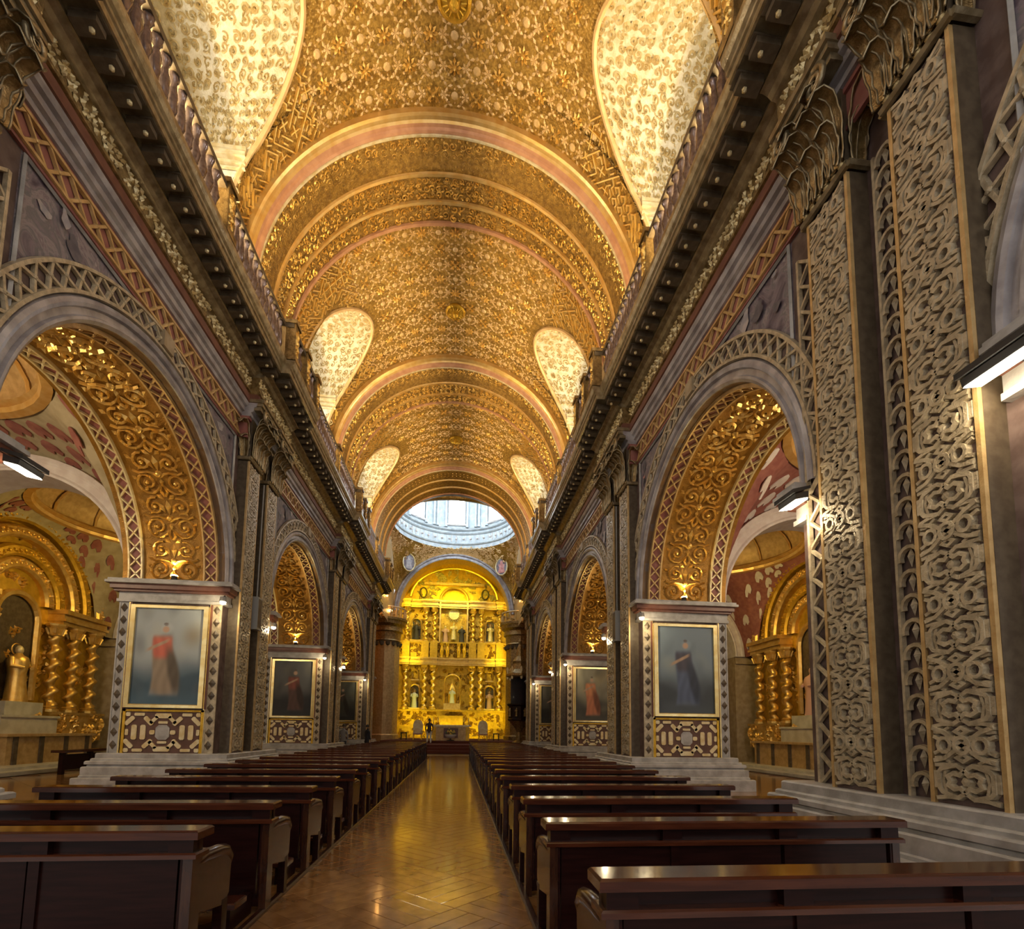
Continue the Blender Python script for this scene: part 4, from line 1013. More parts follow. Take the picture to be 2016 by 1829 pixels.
# tribunes: round gilt piers with a railed balcony at the far crossing corners
for s in (-1, 1):
    t_ = thing('tribune_pier', 'round gilt pier crowned by a railed balcony with a glowing lamp, '+('behind the pulpit' if s > 0 else 'opposite the pulpit'), 'pier', (s*5.75, 44.6, .54))
    m = MB(); m.lathe([(1.25, 0), (1.25, .5), (1.1, .6), (1.1, 8.4)], 24, twist=lambda a, z: 1+.02*cos(16*a)); m.build('shaft', MT['strapgold' if s < 0 else 'bronze'], t_)
    m = MB(); m.lathe([(1.12, 8.4), (1.2, 8.5), (1.15, 8.6), (1.2, 9.2), (1.35, 9.3), (1.3, 9.7), (1.55, 9.9), (1.6, 10.15), (1.7, 10.2), (1.72, 10.4), (1.2, 10.42)], 24); m.build('balcony_cornice', MT['bronze'], t_)
    for k in range(14):
        a = 2*pi*k/14
        b_ = MB(); b_.lathe([(.0, 8.0), (.16, 8.1), (.22, 8.35), (.06, 8.4)], 6, (1.12*cos(a), 1.12*sin(a), 0)); b_.build('leaf', MT['dark'], t_)
    for k in range(20):
        a = 2*pi*k/20; b_ = MB(); b_.lathe(bp_, 6, (1.55*cos(a), 1.55*sin(a), 10.4)); b_.build('baluster', MT['strapgold'], t_)
    m = MB(); m.tube([(1.55*cos(a), 1.55*sin(a), 11.28) for a in np.linspace(0, 2*pi, 25)[:-1]], .07, 6, closed=True); m.build('top_rail', MT['strapgold'], t_)
    l_ = thing('balcony_lamp', 'glowing globe lamp above the '+('tribune behind the pulpit' if s > 0 else 'tribune opposite the pulpit'), 'lamp', (s*5.85, 43.2, 10.96))
    m = MB(); m.lathe([(.10, 0), (.10, .05), (.03, .1), (.03, 1.4)], 8); m.build('stem', MT['gold'], l_)
    m = MB(); m.lathe([(0.001, 1.4), (.21, 1.50), (.28, 1.68), (.21, 1.86), (0.001, 1.96)], 12); m.build('globe', MT['warm'], l_, smooth=True)
    point('balcony_lamp_light', (s*5.6, 42.7, 12.6), 380 if s < 0 else 170, (1, .45, .10), .15)
l_ = thing('small_balcony_lamp', 'small glowing lamp inside the balcony rail opposite the pulpit', 'lamp', (-5.35, 43.4, 10.96)); MB().lathe([(.08, 0), (.08, .05), (.03, .1), (.03, .4)], 8).build('stem', MT['gold'], l_); MB().lathe([(.001, .4), (.1, .46), (.13, .55), (.1, .64), (.001, .68)], 10).build('globe', MT['warm'], l_)

# pulpit
pu = thing('pulpit', 'dark carved wooden pulpit with a round sounding board above', 'pulpit', (5.0, 37.4, .54))
MB().lathe([(.55, 0), (.55, .15), (.25, .3), (.2, .9), (.35, 1.2), (.75, 1.7)], 8, (0, 0, 0)).build('stem', MT['bronze'], pu)
MB().lathe([(.75, 1.7), (.88, 1.75), (.85, 1.85), (.80, 1.9), (.80, 2.75), (.92, 2.85), (.92, 2.95), (.7, 2.95), (.7, 1.9)], 8, (0, 0, 0)).build('basket', MT['wood'], pu)
for k in range(8):
    a = 2*pi*(k+.5)/8
    if sin(a) < .9:
        st = statue('pulpit_figure', '', (0, 0, 0), .62, MT['bronze'], MT['goldpale'], halo=False)
        for kk in ('label', 'category'): st.pop(kk, None) if hasattr(st, 'pop') else None
        fig = [c for c in st.children][0]; fig.parent = pu; fig.name = 'relief_figure'; fig.location = (.80*cos(a), .80*sin(a), 2.02); fig.rotation_euler = (0, 0, a+pi/2); bpy.data.objects.remove(st)
MB().box((-.6, .55, 1.9), (.6, .7, 4.9)).build('backboard', MT['wood'], pu)
MB().lathe([(.2, 4.9), (.95, 4.9), (1.05, 4.98), (1.02, 5.15), (.8, 5.3), (.6, 5.5), (.5, 5.9), (.55, 6.1), (.3, 6.5), (.22, 7.1), (.1, 7.4), (.16, 7.6), (0, 7.9)], 8).build('sounding_board', MT['bronze'], pu)
for k in range(8):
    a = 2*pi*k/8; MB().lathe([(.0, 4.7), (.07, 4.75), (.09, 4.9), (.05, 5.2), (.1, 5.5), (0, 5.7)], 6, (.92*cos(a), .92*sin(a), 0)).build('finial', MT['goldpale'], pu)
MB().box((.9, -.1, 0), (1.9, .5, 2.6)).build('stair', MT['wood'], pu)

# ------------------------------------------------------------------ side altars in the aisle chapels
for s in (-1, 1):
    t_ = thing('side_altarpiece', 'gilded side altarpiece of nested arches and twisted columns, in the aisle '+('on the pulpit side' if s > 0 else 'opposite the pulpit'), 'altarpiece', (s*15.35, 19.7, 0))
    mr = lambda m, n_, mt, **k: m.build(n_, MT[mt], t_, s, **k)
    m = MB(); m.box((-.05, -4.1, 0), (.2, 4.1, 9.6)); mr(m, 'back_panel', 'golddeep')
    th = [pi*i/24 for i in range(25)]
    for r, x0, x1, mt in ((3.35, -.62, -.2, 'gold'), (2.75, -.5, -.12, 'golddeep'), (2.2, -.42, -.1, 'gold'), (1.55, -.34, -.05, 'golddeep'), (1.1, -.28, -.05, 'gold')):
        m = MB(); w_ = .42
        m.grid([[(x0+.08, r*cos(a), 5.95+r*sin(a)), (x0, (r+.08)*cos(a), 5.95+(r+.08)*sin(a)), (x0, (r+w_-.08)*cos(a), 5.95+(r+w_-.08)*sin(a)), (x0+.08, (r+w_)*cos(a), 5.95+(r+w_)*sin(a)), (x1+.1, (r+w_)*cos(a), 5.95+(r+w_)*sin(a))] for a in th]); m.grid([[(x0+.08, r*cos(a), 5.95+r*sin(a)), (.0, r*cos(a), 5.95+r*sin(a))] for a in th])
        b_ = MB(); L = pi*(r+.2)
        for i in range(int(L/.22)): b_.knob((i*.22+.1, 0), .07, .07, 5); b_.petal((i*.22+.1, .02), rr.uniform(0, 6.28), .16, .08, .1)
        R_ = r+.21
        m.copy_of(b_, lambda u, v, h: (x0-h, (R_+v)*np.cos(u/R_), 5.95+(R_+v)*np.sin(u/R_))); mr(m, 'carved_arch', mt)
    for q_ in (-1, 1):
        m = MB()
        for e, a, b in ((0, 5.35, 5.5), (.1, 5.5, 5.6), (.02, 5.6, 5.78), (.16, 5.78, 5.95)): m.box((-.62-e, min(q_*1.5, q_*3.9)-e*.3, a), (.1, max(q_*1.5, q_*3.9)+e*.3, b))
        mr(m, 'entablature', 'gold')
    for q_ in (-1, 1):
        for y in (1.45, 2.45, 3.5):
            c = colparts(t_, (s*-.42, q_*y, 2.0), 3.35, .20, 5)
        m = MB(); m.box((-.75, min(q_*1.15, q_*3.9), .9), (.1, max(q_*1.15, q_*3.9), 2.0)); m.box((-.82, min(q_*1.1, q_*3.95), 1.9), (.1, max(q_*1.1, q_*3.95), 2.0)); mr(m, 'pedestal', 'gold')
    m = MB(); aa = [pi*i/12 for i in range(13)]
    m.add([(-.07, .85*cos(a), 5.3+.85*sin(a)) for a in aa]+[(-.07, -.85, 2.4), (-.07, .85, 2.4)], [tuple(range(15))]); mr(m, 'niche_back', 'dark')
    m = MB(); m.tube([(-.15, .9, 2.4)]+[(-.15, .9*cos(a), 5.3+.9*sin(a)) for a in aa]+[(-.15, -.9, 2.4)], .12, 6); mr(m, 'niche_frame', 'gold')
    m = MB(); rr = random.Random(8)
    for i in range(110):
        y = rr.uniform(-3.9, 3.9); z = rr.choice((rr.uniform(1.0, 1.8), rr.uniform(2.2, 5.2), rr.uniform(6, 9)))
        b_ = MB(); b_.ribbon(spiral((0, 0), rr.uniform(.12, .22), 1.2, rr.uniform(0, 6), 1, 9), .06, .08, tri=True)
        for k in range(3): b_.petal((0, 0), rr.uniform(0, 6.28), .26, .11, .1)
        x = -.76 if z < 1.9 else -.05
        m.copy_of(b_, lambda u, v, h: (x-h, y+u, z+v))
    mr(m, 'gilded_carving', 'gold', kind='stuff')
    m = MB(); m.box((-1.75, -1.9, .2), (-.4, 1.9, 1.12)); m.box((-1.85, -2.0, 1.12), (-.3, 2.0, 1.2)); mr(m, 'altar_block', 'strapgold')
    for y in (-1.6, -.55, .55, 1.6):
        m = MB(); m.box((-1.8, y-.08, .2), (-1.74, y+.08, 1.12)); mr(m, 'altar_post', 'dark')
    m = MB(); m.box((-.95, -1.2, 1.2), (-.2, 1.2, 1.75)); m.box((-1.0, -1.25, 1.75), (-.2, 1.25, 1.83)); m.box((-.7, -.8, 1.83), (-.1, .8, 2.3)); mr(m, 'gradine', 'marble')
    m = MB(); m.bbox((-2.9, -4.1, 0), (0.2, 4.1, .12)); m.bbox((-2.5, -3.0, .12), (0, 3.0, .22)); mr(m, 'altar_step', 'marble')
    if s > 0: statue('madonna_statue', 'statue in a long rose veil and dark robe on the side altar, pulpit side', (15.0, 19.6, 2.30), 2.0, MT['robe'], MT['skin'], rz=-pi/2)
    else: statue('altar_saint_statue', 'gilt seated saint statue in the niche of the side altar opposite the pulpit', (-15.0, 19.7, 2.30), 2.0, MT['gold'], MT['goldpale'], rz=pi/2)
    area('chapel_fill_light', (s*10.6, 19.7, 7.4), (s*1, 0, -.55), 1.2, 1.2, 85, (1, .68, .15))  # unseen area light added to warm the side altar, no lamp modelled
    for bi in (1, 2): point('aisle_bay_fill', (s*11.0, BAYS[bi]-(1.5 if bi == 1 else 0), 6.9), 420 if bi == 1 else 40, (1, .80, .52), .3)  # added fill that brightens the transverse arch and spandrel, not a dome lamp

# low wooden bench before the side altar, opposite the pulpit
for s in (-1,):
    b_ = thing('communion_bench', 'long low wooden rail bench before the side altar, '+('pulpit side' if s > 0 else 'opposite the pulpit'), 'bench', (s*11.6, 19.7, 0))
    MB().bbox((-.2, -2.6, .66), (.2, 2.6, .74)).build('top_board', MT['woodtop'], b_)
    for y in (-2.4, -1.2, 0, 1.2, 2.4): MB().box((-.06, y-.06, 0), (.06, y+.06, .66)).build('leg', MT['wood'], b_)
    MB().box((-.04, -2.4, .12), (.04, 2.4, .6)).build('panel', MT['wood'], b_)

# ------------------------------------------------------------------ pews
PLN = 2.62
def make_pew():
    t_ = thing('pew', '', 'pew')
    h = PLN/2
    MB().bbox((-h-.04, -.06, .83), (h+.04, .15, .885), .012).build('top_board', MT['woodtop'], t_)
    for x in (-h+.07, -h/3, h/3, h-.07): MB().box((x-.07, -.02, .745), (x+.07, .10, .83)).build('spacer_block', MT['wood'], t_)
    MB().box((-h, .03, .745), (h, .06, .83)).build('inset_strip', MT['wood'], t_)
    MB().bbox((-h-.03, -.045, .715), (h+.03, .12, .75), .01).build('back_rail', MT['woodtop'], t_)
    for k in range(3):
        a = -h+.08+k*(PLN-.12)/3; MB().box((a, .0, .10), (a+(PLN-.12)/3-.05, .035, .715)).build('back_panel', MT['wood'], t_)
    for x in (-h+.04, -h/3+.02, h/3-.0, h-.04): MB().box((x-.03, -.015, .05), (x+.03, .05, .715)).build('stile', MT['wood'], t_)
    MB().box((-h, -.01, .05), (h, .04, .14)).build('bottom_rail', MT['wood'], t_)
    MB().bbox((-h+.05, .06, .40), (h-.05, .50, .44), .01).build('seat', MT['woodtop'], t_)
    for sx in (-1, 1):
        m = MB(); x0 = sx*(h-.025)
        m.prism([(-.02, .0), (.10, 0), (.10, .36), (.44, .30), (.52, .36), (.53, .60), (.44, .64), (.10, .66), (.10, .72), (-.02, .72)], x0-.028, x0+.028, lambda u, v, hh: (hh, u, v)); e = m.build('end_panel', MT['woodend'], t_)
        m = MB(); m.tube([(x0, .08, .665), (x0, .16, .685), (x0, .36, .675), (x0, .47, .655), (x0, .535, .60), (x0, .53, .545)], [.03, .042, .045, .045, .04, .025], 8); m.build('armrest', MT['woodend'], e, smooth=True)
        MB().box((x0-.03, .42, 0), (x0+.03, .50, .34)).build('front_leg', MT['wood'], t_)
    MB().bbox((-h+.06, -.46, .17), (h-.06, -.24, .215), .01).build('kneeler', MT['woodtop'], t_)
    for x in (-h+.14, 0, h-.14): MB().box((x-.035, -.42, 0), (x+.035, -.02, .17)).build('kneeler_leg', MT['wood'], t_)
    remember(t_); return t_
ordinal = ['first', 'second', 'third', 'fourth', 'fifth', 'sixth', 'seventh', 'eighth', 'ninth', 'tenth', 'eleventh', 'twelfth', 'thirteenth', 'fourteenth', 'fifteenth', 'sixteenth', 'seventeenth', 'eighteenth', 'nineteenth', 'twentieth', 'twenty-first', 'twenty-second', 'twenty-third', 'twenty-fourth']
pew = make_pew(); first = True
rows = {-1: [3.36+1.18*k for k in range(21)], 1: [2.22, 3.58]+[4.80+1.165*k for k in range(20)]}
for s in (-1, 1):
    n = len(rows[s])
    for k, y in enumerate(rows[s]):
        xc = s*(PLN/2)+(-1.07 if s < 0 else 1.14); lab = 'dark varnished pew, %s row from the sanctuary steps, %s' % (ordinal[n-1-k], 'pulpit side' if s > 0 else 'side opposite the pulpit')
        jit = random.Random(k*3+s).uniform(-.02, .02); rz = random.Random(k*5+s).uniform(-.006, .006)
        if first: pew.location = (xc+jit, y, 0); pew['label'] = lab; pew['group'] = 'rows of pews along the nave'; first = False
        else: dup(pew, (xc+jit, y, 0), rz, lab, 'rows of pews along the nave')

# ------------------------------------------------------------------ paintings and strap panels on the pier fronts
def smooth(a, b, x): t_ = np.clip((x-a)/(b-a), 0, 1); return t_*t_*(3-2*t_)
def paint_mesh(name, w, h, fn, nx=64, ny=96):
    U, V = np.meshgrid(np.linspace(0, 1, nx+1), np.linspace(0, 1, ny+1)); P = np.stack([(U-.5)*w, np.zeros_like(U), V*h], -1)
    m = MB(); m.grid(P[:, :, :]); me = m.mesh(name, MT['canvas'], smooth=True)
    ca = me.color_attributes.new('paint', 'FLOAT_COLOR', 'POINT'); C = fn(U.ravel(), V.ravel())
    ca.data.foreach_set('color', np.hstack([C, np.ones((len(C), 1))]).astype('f4').ravel()); return me
MT['canvas'] = vcol('oil_canvas', .55)
def nz(u, v, seed, f):
    r = np.random.default_rng(seed); o = np.zeros_like(u)
    for k in range(10):
        a = r.uniform(-f, f, 2); o += np.sin(a[0]*u*6.28+a[1]*v*6.28+r.uniform(0, 6.28))
    return o/5
def blend(C, a, col): return C*(1-a[:, None])+np.array(col)*a[:, None]
def prophet(seed, sky, low, robe1, robe2, cx=.45, dim=1., mist=True):
    def fn(u, v):
        C = np.tile(np.array(low, float), (len(u), 1)); C = blend(C, smooth(.25, .55, v+.05*nz(u, v, seed, 2)), sky)
        C = blend(C, np.clip(.8*nz(u, v, seed+1, 2.2), 0, 1)*smooth(.35, .6, v), tuple(np.array(sky)*np.array((1.35, 1.2, .95)))); C = blend(C, np.clip(.7*nz(u, v, seed+2, 3), 0, .8), tuple(.5*np.array(sky)))
        if mist: C = blend(C, smooth(.25, 0, np.hypot(u-.85, (v-.72)*1.3)), (.30, .27, .20))
        d_ = np.abs(u-cx-.04*np.sin(v*7))
        body = smooth(.05, 0, d_-(.20-.13*v))*smooth(.06, .12, v)*smooth(.74, .68, v); C = blend(C, body, robe1)
        C = blend(C, smooth(.06, 0, d_-.11)*smooth(.44, .52, v)*smooth(.74, .66, v), robe2)
        C = blend(C, smooth(.07, .0, np.hypot((u-cx-.16+.3*(v-.3)), (v-.35)*.35)-.05), tuple(.35*np.array(robe1)))
        C = blend(C, smooth(.065, .035, np.hypot(u-cx, (v-.78)*1.45)), (.52, .34, .23)); C = blend(C, smooth(.042, .025, np.hypot(u-cx, (v-.835)*1.9)), (.10, .06, .04))
        C = blend(C, smooth(.025, .01, np.abs((v-.60)-(u-cx+.14)*.35))*smooth(.2, .1, np.abs(u-cx+.1)), (.45, .30, .2))
        fo = 1+.10*np.sin(u*46+np.sin(v*9)*3+seed)*body; C = C*fo[:, None]
        C = blend(C, smooth(.11, .05, np.hypot(u-cx-.02, (v-.79)*1.45))*.25*(1-smooth(.065, .035, np.hypot(u-cx, (v-.78)*1.45))), tuple(np.minimum(1, np.array(sky)*1.7)))
        C = blend(C, smooth(.16, .02, v+.05*nz(u, v, seed+4, 3))*.6, tuple(np.array(low)*2.2))
        C = blend(C, smooth(0, .08, .30+.18*nz(u, v, seed+5, 1.2)-v)*(1-body)*.55, tuple(np.array(low)*.7))
        return np.clip(C*dim, .004, 1)
    return fn
PAINT = {
 (-1, 1): (prophet(11, (.38, .42, .43), (.06, .11, .15), (.30, .23, .16), (.58, .14, .09)), 'framed painting of a red-cloaked bearded figure on a rocky shore'),
 (1, 1): (prophet(21, (.20, .26, .31), (.06, .075, .09), (.09, .12, .20), (.07, .065, .09), .5, .9, False), 'framed painting of a dark blue-robed figure under a stormy sky'),
 (-1, 2): (prophet(31, (.12, .125, .125), (.02, .022, .026), (.10, .05, .04), (.24, .07, .05), .55, .9, False), 'framed very dark painting of a shadowy figure with a touch of red'),
 (1, 2): (prophet(41, (.30, .28, .20), (.07, .07, .06), (.55, .20, .10), (.62, .26, .12), .48, 1., False), 'framed painting of an orange-robed figure in a dim landscape'),
 (-1, 3): (prophet(51, (.09, .095, .08), (.02, .022, .02), (.05, .05, .04), (.07, .05, .04), .5, .8, False), 'framed dusky green painting of a standing figure, next to the sanctuary'),
 (1, 3): (prophet(61, (.08, .075, .06), (.02, .02, .018), (.04, .035, .03), (.06, .045, .03), .5, .8, False), 'framed brownish painting of a standing figure, beside the pulpit'),
}
PXC = 6.62
def strap_panel(w, s, p):
    g = MB(); g.box((-.92, -.03, 0), (.92, 0, 1.05)); o = g.build('strap_panel', MT['panelground'], w); o.location = (s*PXC, p, .86)
    fr = MB()
    for a, b in (((-.92, -.06, 0), (-.86, -.03, 1.05)), ((.86, -.06, 0), (.92, -.03, 1.05)), ((-.92, -.06, 1.0), (.92, -.03, 1.05))): fr.box(a, b)
    fr.build('panel_border', MT['golddeep'], o)
    bars = [(0, 0, .30, 0, .30)]
    for q_ in (-1, 1):
        bars += [(0, q_*.24, .20, 0, .05), (0, q_*.40, .36, 0, .10), (q_*.235, 0, .10, pi/2, .10)]
        for e in (-1, 1):
            bars += [(q_*.545+e*.10, 0, .34, pi/2, .10), (q_*.545, e*.43, .22, 0, .06)]
            for g_ in (-1, 1): bars.append((q_*.545+e*.215, g_*.275, .25, -e*g_*pi/4, .085))
            bars.append((q_*.27, e*.42, .20, -q_*e*pi/4, .085)) if False else bars.append((q_*.21, e*.30, .22, q_*e*pi/4*-1, .07))
            bars += [(q_*.80, e*.43, .10, 0, .08)]
        bars.append((q_*.81, 0, .14, pi/2, .06))
    for cx_, cz_, L, a, wd in bars:
        m = MB(); ca, sa = cos(a), sin(a); L2, w2 = L/2*1.05, wd/2*1.2; e = min(w2, L2)*.45
        pts = [(-L2+e, -w2), (L2-e, -w2), (L2, -w2+e), (L2, w2-e), (L2-e, w2), (-L2+e, w2), (-L2, w2-e), (-L2, -w2+e)]
        m.prism([(cx_+x*ca-z*sa, .50+cz_+x*sa+z*ca) for x, z in pts], .03, .055, lambda u, v, h: (u, -h, v)); m.build('bar', MT['goldpale' if L != .30 else 'stone'], o)
for s in (-1, 1):
    w = walls[s]
    for k in (1, 2, 3):
        p = PIERS[k]; fn, lab = PAINT[(s, k)]
        t_ = thing('painting', lab, 'painting', (s*PXC, p-.04, 1.95))
        obj('canvas', paint_mesh('canvas', 1.58, 2.36, fn), t_, (0, -.04, .09))
        for nm, a, b in (('frame_bar', (-.90, -.09, 0), (-.79, .03, 2.54)), ('frame_bar', (.79, -.09, 0), (.90, .03, 2.54)), ('frame_bar', (-.79, -.09, 0), (.79, .03, .09)), ('frame_bar', (-.79, -.09, 2.45), (.79, .03, 2.54))):
            MB().bbox(a, b, .02).build(nm, MT['frame'], t_)
        for x in (-.935, .935): MB().box((x-.022, -.02, -.02), (x+.022, .03, 2.58)).build('outer_moulding', MT['redband'], t_)
        strap_panel(w, s, p)
        # carved strips beside the painting
        for xa, xb, mt in ((WX+.02, WX+.22, 'strap'), (WB-.22, WB-.02, 'stone')):
            g = MB(); n_ = 12; ln = 3.66; g.cur = 1; g.box((xa, p-.018, .86), (xb, p, 4.55)); g.cur = 0
            for i in range(n_):
                z = .90+ln*(i+.5)/n_; xm = (xa+xb)/2
                g.add([(xm, p-.035, z-.11), (xm+.085, p-.02, z), (xm, p-.035, z+.11), (xm-.085, p-.02, z), (xm, p-.06, z)], [(0, 1, 4), (1, 2, 4), (2, 3, 4), (3, 0, 4)])
            g.cur = 1; g.box((xa-.02, p-.03, .86), (xa+.015, p, 4.55)); g.box((xb-.015, p-.03, .86), (xb+.02, p, 4.55)); g.build('carved_strip', [MT['dark'], MT[mt]], w, s, kind='stuff')
        m = MB(); m.box((WX+.24, p-.05, .86), (WX+.275, p, 4.55)); m.box((WB-.275, p-.05, .86), (WB-.24, p, 4.55)); m.build('gilt_fillet', MT['frame'], w, s)

# ------------------------------------------------------------------ lamps on the piers
side_word = {1: 'pulpit side', -1: 'opposite the pulpit'}
pier_word = {0: 'big strapwork pier', 1: 'third pier from the sanctuary', 2: 'second pier from the sanctuary', 3: 'pier beside the sanctuary'}
def floodlamp(s, loc, L, lab, watt, along='y'):
    t_ = thing('flood_lamp', lab, 'lamp', loc)
    m = MB(); m.prism([(-.16, -.03), (.10, .06), (.10, .10), (-.16, .03)], -L/2, L/2, lambda u, v, h: (s*u, h, v)); m.build('hood', MT['black'], t_)
    m = MB(); m.prism([(-.10, -.10), (.08, -.06), (.08, .03), (-.12, -.03)], -L/2+.02, L/2-.02, lambda u, v, h: (s*u, h, v)); m.build('casing', MT['black'], t_)
    m = MB(); m.prism([(-.115, -.12), (.075, -.085), (.08, -.06), (-.10, -.10)], -L/2+.04, L/2-.04, lambda u, v, h: (s*u, h, v)); m.build('lamp_glass', MT['lamp'], t_)
    m = MB(); m.tube([(s*.08, 0, 0), (s*.22, 0, .0)], .02, 6); m.build('bracket', MT['black'], t_)
    if watt: point('flood_lamp_light', (loc[0]-s*.10, loc[1], loc[2]-.32), watt, (1, .83, .55), .08)
def bulbspot(s, loc, lab, watt, nm='pier_spotlight'):
    t_ = thing(nm, lab, 'lamp', loc)
    m = MB(); m.lathe([(.0, .12), (.07, .10), (.08, 0), (.075, -.02)], 10); m.build('housing', MT['greybox'], t_)
    m = MB(); m.lathe([(0.001, -.09), (.055, -.07), (.07, -.02), (.06, 0)], 10); m.build('bulb', MT['lamp'], t_, smooth=True)
    m = MB(); m.tube([(0, 0, .1), (0, .10, .16), (s*.06, .25, .16)], .014, 5); m.build('arm', MT['black'], t_)
    point('pier_spotlight_light', (loc[0], loc[1]-.06, loc[2]-.16), watt, (1, .80, .48), .06)
def uplight(s, k, p, far):
    t_ = thing('impost_uplight', 'small uplight on the impost of the %s, %s' % (pier_word[k], side_word[s]), 'lamp', (s*6.62, p-.05, SPR))
    m = MB(); m.lathe([(.07, 0), (.08, .03), (.06, .1), (.075, .13)], 10); m.build('housing', MT['black'], t_)
    m = MB(); m.lathe([(.07, .13), (.06, .16), (0.001, .18)], 10); m.build('bulb', MT['lamp'], t_)
    spot('impost_uplight_light', (s*6.62, p-.10, SPR+.24), (0, -.45, 1), 130 if k > 1 else 90, (1, .74, .30), 120, .05)
for s in (-1, 1):
    floodlamp(s, (s*(PXF-.10), PIERS[0]+PL-.30 if s > 0 else PIERS[0]+PL+.1, 4.80), .42, 'hooded floodlight on the chancel edge of the big strapwork pier, '+side_word[s], 28)
    if s > 0: floodlamp(s, (s*(PXF-.10), PIERS[0]+.02, 4.78), .60, 'large hooded floodlight on the entrance edge of the big strapwork pier', 15)
    for k in (1, 2, 3):
        p = PIERS[k]
        bulbspot(s, (s*(WX-.18), p-.42, 4.56), 'bright spotlight, entrance edge of the %s, %s' % (pier_word[k], side_word[s]), 26)
        if k < 3: bulbspot(s, (s*(PXF-.08), p+2.62, 4.56), 'bright spotlight, chancel edge of the %s, %s' % (pier_word[k], side_word[s]), 20)
        uplight(s, k, p, False)
    # slim column loudspeaker in the recess between the two pilasters
    t_ = thing('column_speaker', 'slim grey column loudspeaker on the third pier from the sanctuary, '+side_word[s], 'speaker', (s*(PXF-.03), PIERS[1]+1.36, 4.2))
    MB().bbox((-.10, -.14, 0), (.10, .14, .92), .02).build('casing', MT['greybox'], t_)
    MB().box((-.105 if s > 0 else .10, -.11, .06), (-.10 if s > 0 else .105, .11, .86)).build('grille', MT['dark'], t_)
    m = MB(); m.tube([(0, 0, .92), (0, .02, 4.2)], .02, 5); m.build('cable_duct', MT['greybox'], t_)

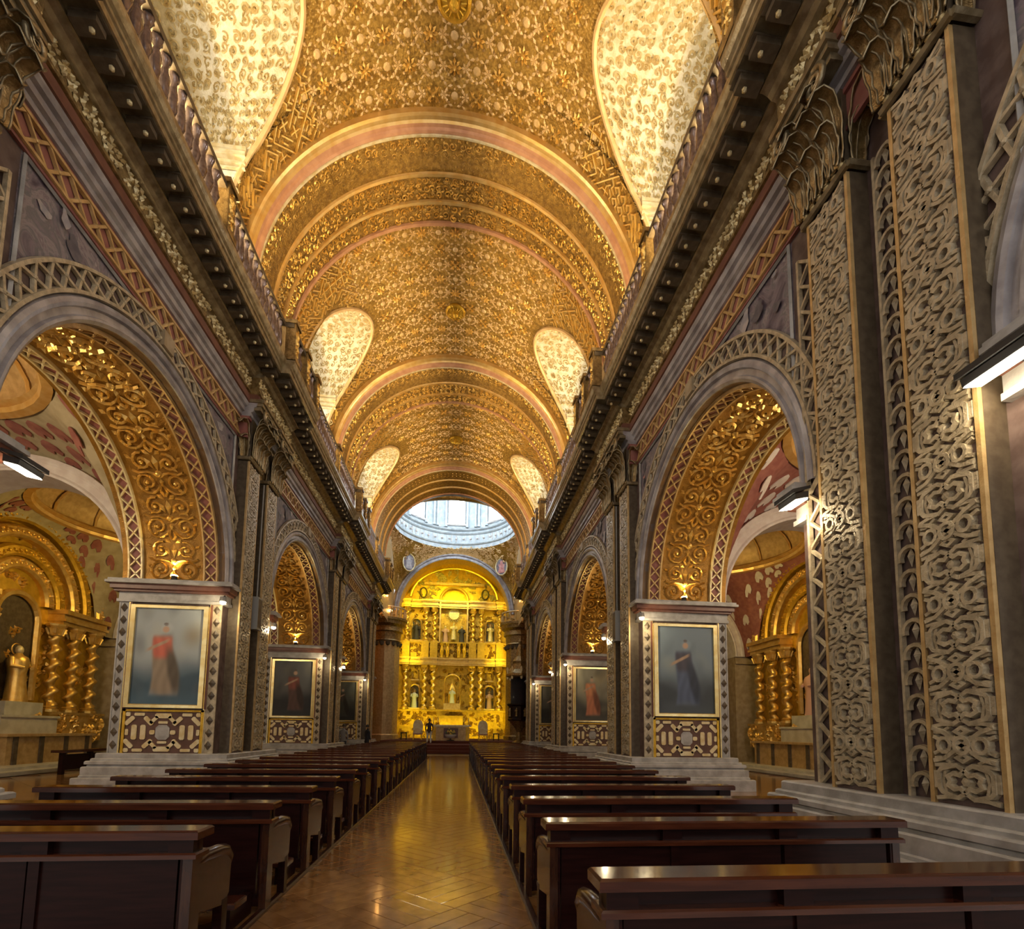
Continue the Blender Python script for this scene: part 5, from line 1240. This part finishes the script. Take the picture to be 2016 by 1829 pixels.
# ------------------------------------------------------------------ people near the sanctuary
def person(label, loc, rz, joints, top, low):
    t_ = thing('person', label, 'person', loc, rz)
    me = bpy.data.meshes.new('body'); V = [j[0] for j in joints]; Ed = [(j[2], i) for i, j in enumerate(joints) if j[2] is not None]
    me.from_pydata(V, Ed, []); o = obj('body', me, t_)
    o.modifiers.new('skin', 'SKIN'); sd = o.modifiers.new('subsurf', 'SUBSURF'); sd.levels = 1; sd.render_levels = 2
    if not len(me.skin_vertices):
        bpy.context.view_layer.objects.active = o; bpy.ops.object.mode_set(mode='OBJECT') if o.mode != 'OBJECT' else None
        b_ = bmesh.new(); b_.from_mesh(me); b_.verts.layers.skin.verify(); b_.to_mesh(me); b_.free()
    for i, j in enumerate(joints): me.skin_vertices[0].data[i].radius = (j[1], j[1]*.85)
    me.skin_vertices[0].data[0].use_root = True
    for m_ in (top,): me.materials.append(m_)
    hz = joints[5][0]
    h = MB(); h.lathe([(.0, -.11), (.055, -.09), (.075, -.02), (.08, .04), (.065, .09), (.0, .125)], 12, (hz[0], hz[1], hz[2]+.06)); h.lathe([(0, -.015), (.018, 0), (0, .02)], 5, (hz[0], hz[1]-.085, hz[2]+.05)); h.build('head', MT['skin'], t_, smooth=True)
    h = MB(); h.lathe([(.088, -.02), (.09, .05), (.072, .10), (.0, .137)], 12, (hz[0], hz[1]+.012, hz[2]+.06)); h.build('hair', MT['hair'], t_, smooth=True)
    h = MB(); hip = joints[0][0]
    for a, b, c_ in ((6, 7, 8), (9, 10, 11)):
        h.tube([joints[a][0], joints[b][0], joints[c_][0]], [.098, .075, .05], 8)
    h.build('trousers', low, t_, smooth=True)
    for q_ in (14, 17):
        hd = joints[q_][0]; h = MB(); h.lathe([(0, -.09), (.03, -.05), (.036, 0), (.02, .04)], 7, hd)
        for fi in range(4): h.tube([(hd[0]-.024+.016*fi, hd[1], hd[2]-.06), (hd[0]-.024+.016*fi, hd[1]-.01, hd[2]-.12)], .008, 4)
        h.tube([(hd[0], hd[1]-.03, hd[2]-.02), (hd[0], hd[1]-.05, hd[2]-.06)], .009, 4); h.build('hand', MT['skin'], t_)
    return t_
def standing(lean=0):
    J = [((0, 0, .92), .14, None), ((0, -.01, 1.12), .125, 0), ((0, -lean*.5, 1.34), .145, 1), ((0, -lean, 1.45), .075, 2), ((0, -lean*1.1, 1.52), .055, 3), ((0, -lean*1.2, 1.58), .05, 4),
         ((.10, 0, .86), .10, 0), ((.11, -.03, .48), .075, 6), ((.12, .02, .08), .05, 7), ((-.10, 0, .86), .10, 0), ((-.11, .03, .48), .075, 9), ((-.12, .04, .08), .05, 10),
         ((.20, -lean*.8, 1.38), .065, 2), ((.25, -.02, 1.12), .05, 12), ((.24, -.12, .90), .038, 13), ((-.20, -lean*.8, 1.38), .065, 2), ((-.25, -.02, 1.12), .05, 15), ((-.22, -.10, .90), .038, 16)]
    return J
def seated():
    J = standing(.06); D = {0: (0, 0, .56), 1: (0, 0, .76), 2: (0, -.03, .98), 3: (0, -.05, 1.09), 4: (0, -.06, 1.16), 5: (0, -.07, 1.22), 6: (.10, -.10, .52), 7: (.12, -.45, .50), 8: (.12, -.48, .08), 9: (-.10, -.10, .52), 10: (-.12, -.45, .50), 11: (-.12, -.48, .08),
         12: (.20, -.04, 1.02), 13: (.25, -.08, .78), 14: (.16, -.30, .64), 15: (-.20, -.04, 1.02), 16: (-.25, -.08, .78), 17: (-.16, -.30, .64)}
    return [(D[i], j[1], j[2]) for i, j in enumerate(J)]
person('person in grey top and dark skirt standing by the dusky green painting', (-5.55, 28.2, 0), pi*.9, standing(.04), MT['grey'], MT['navy'])
person('person in dark navy clothes standing at the wall end of the front pews', (-4.55, 29.6, 0), pi*.7, standing(.02), MT['navy'], MT['navy'])
person('person in black and white clothes standing on the sanctuary step beside the altar table', (-1.45, 36.0, .54), pi, standing(.10), MT['robedark'], MT['cloth'])
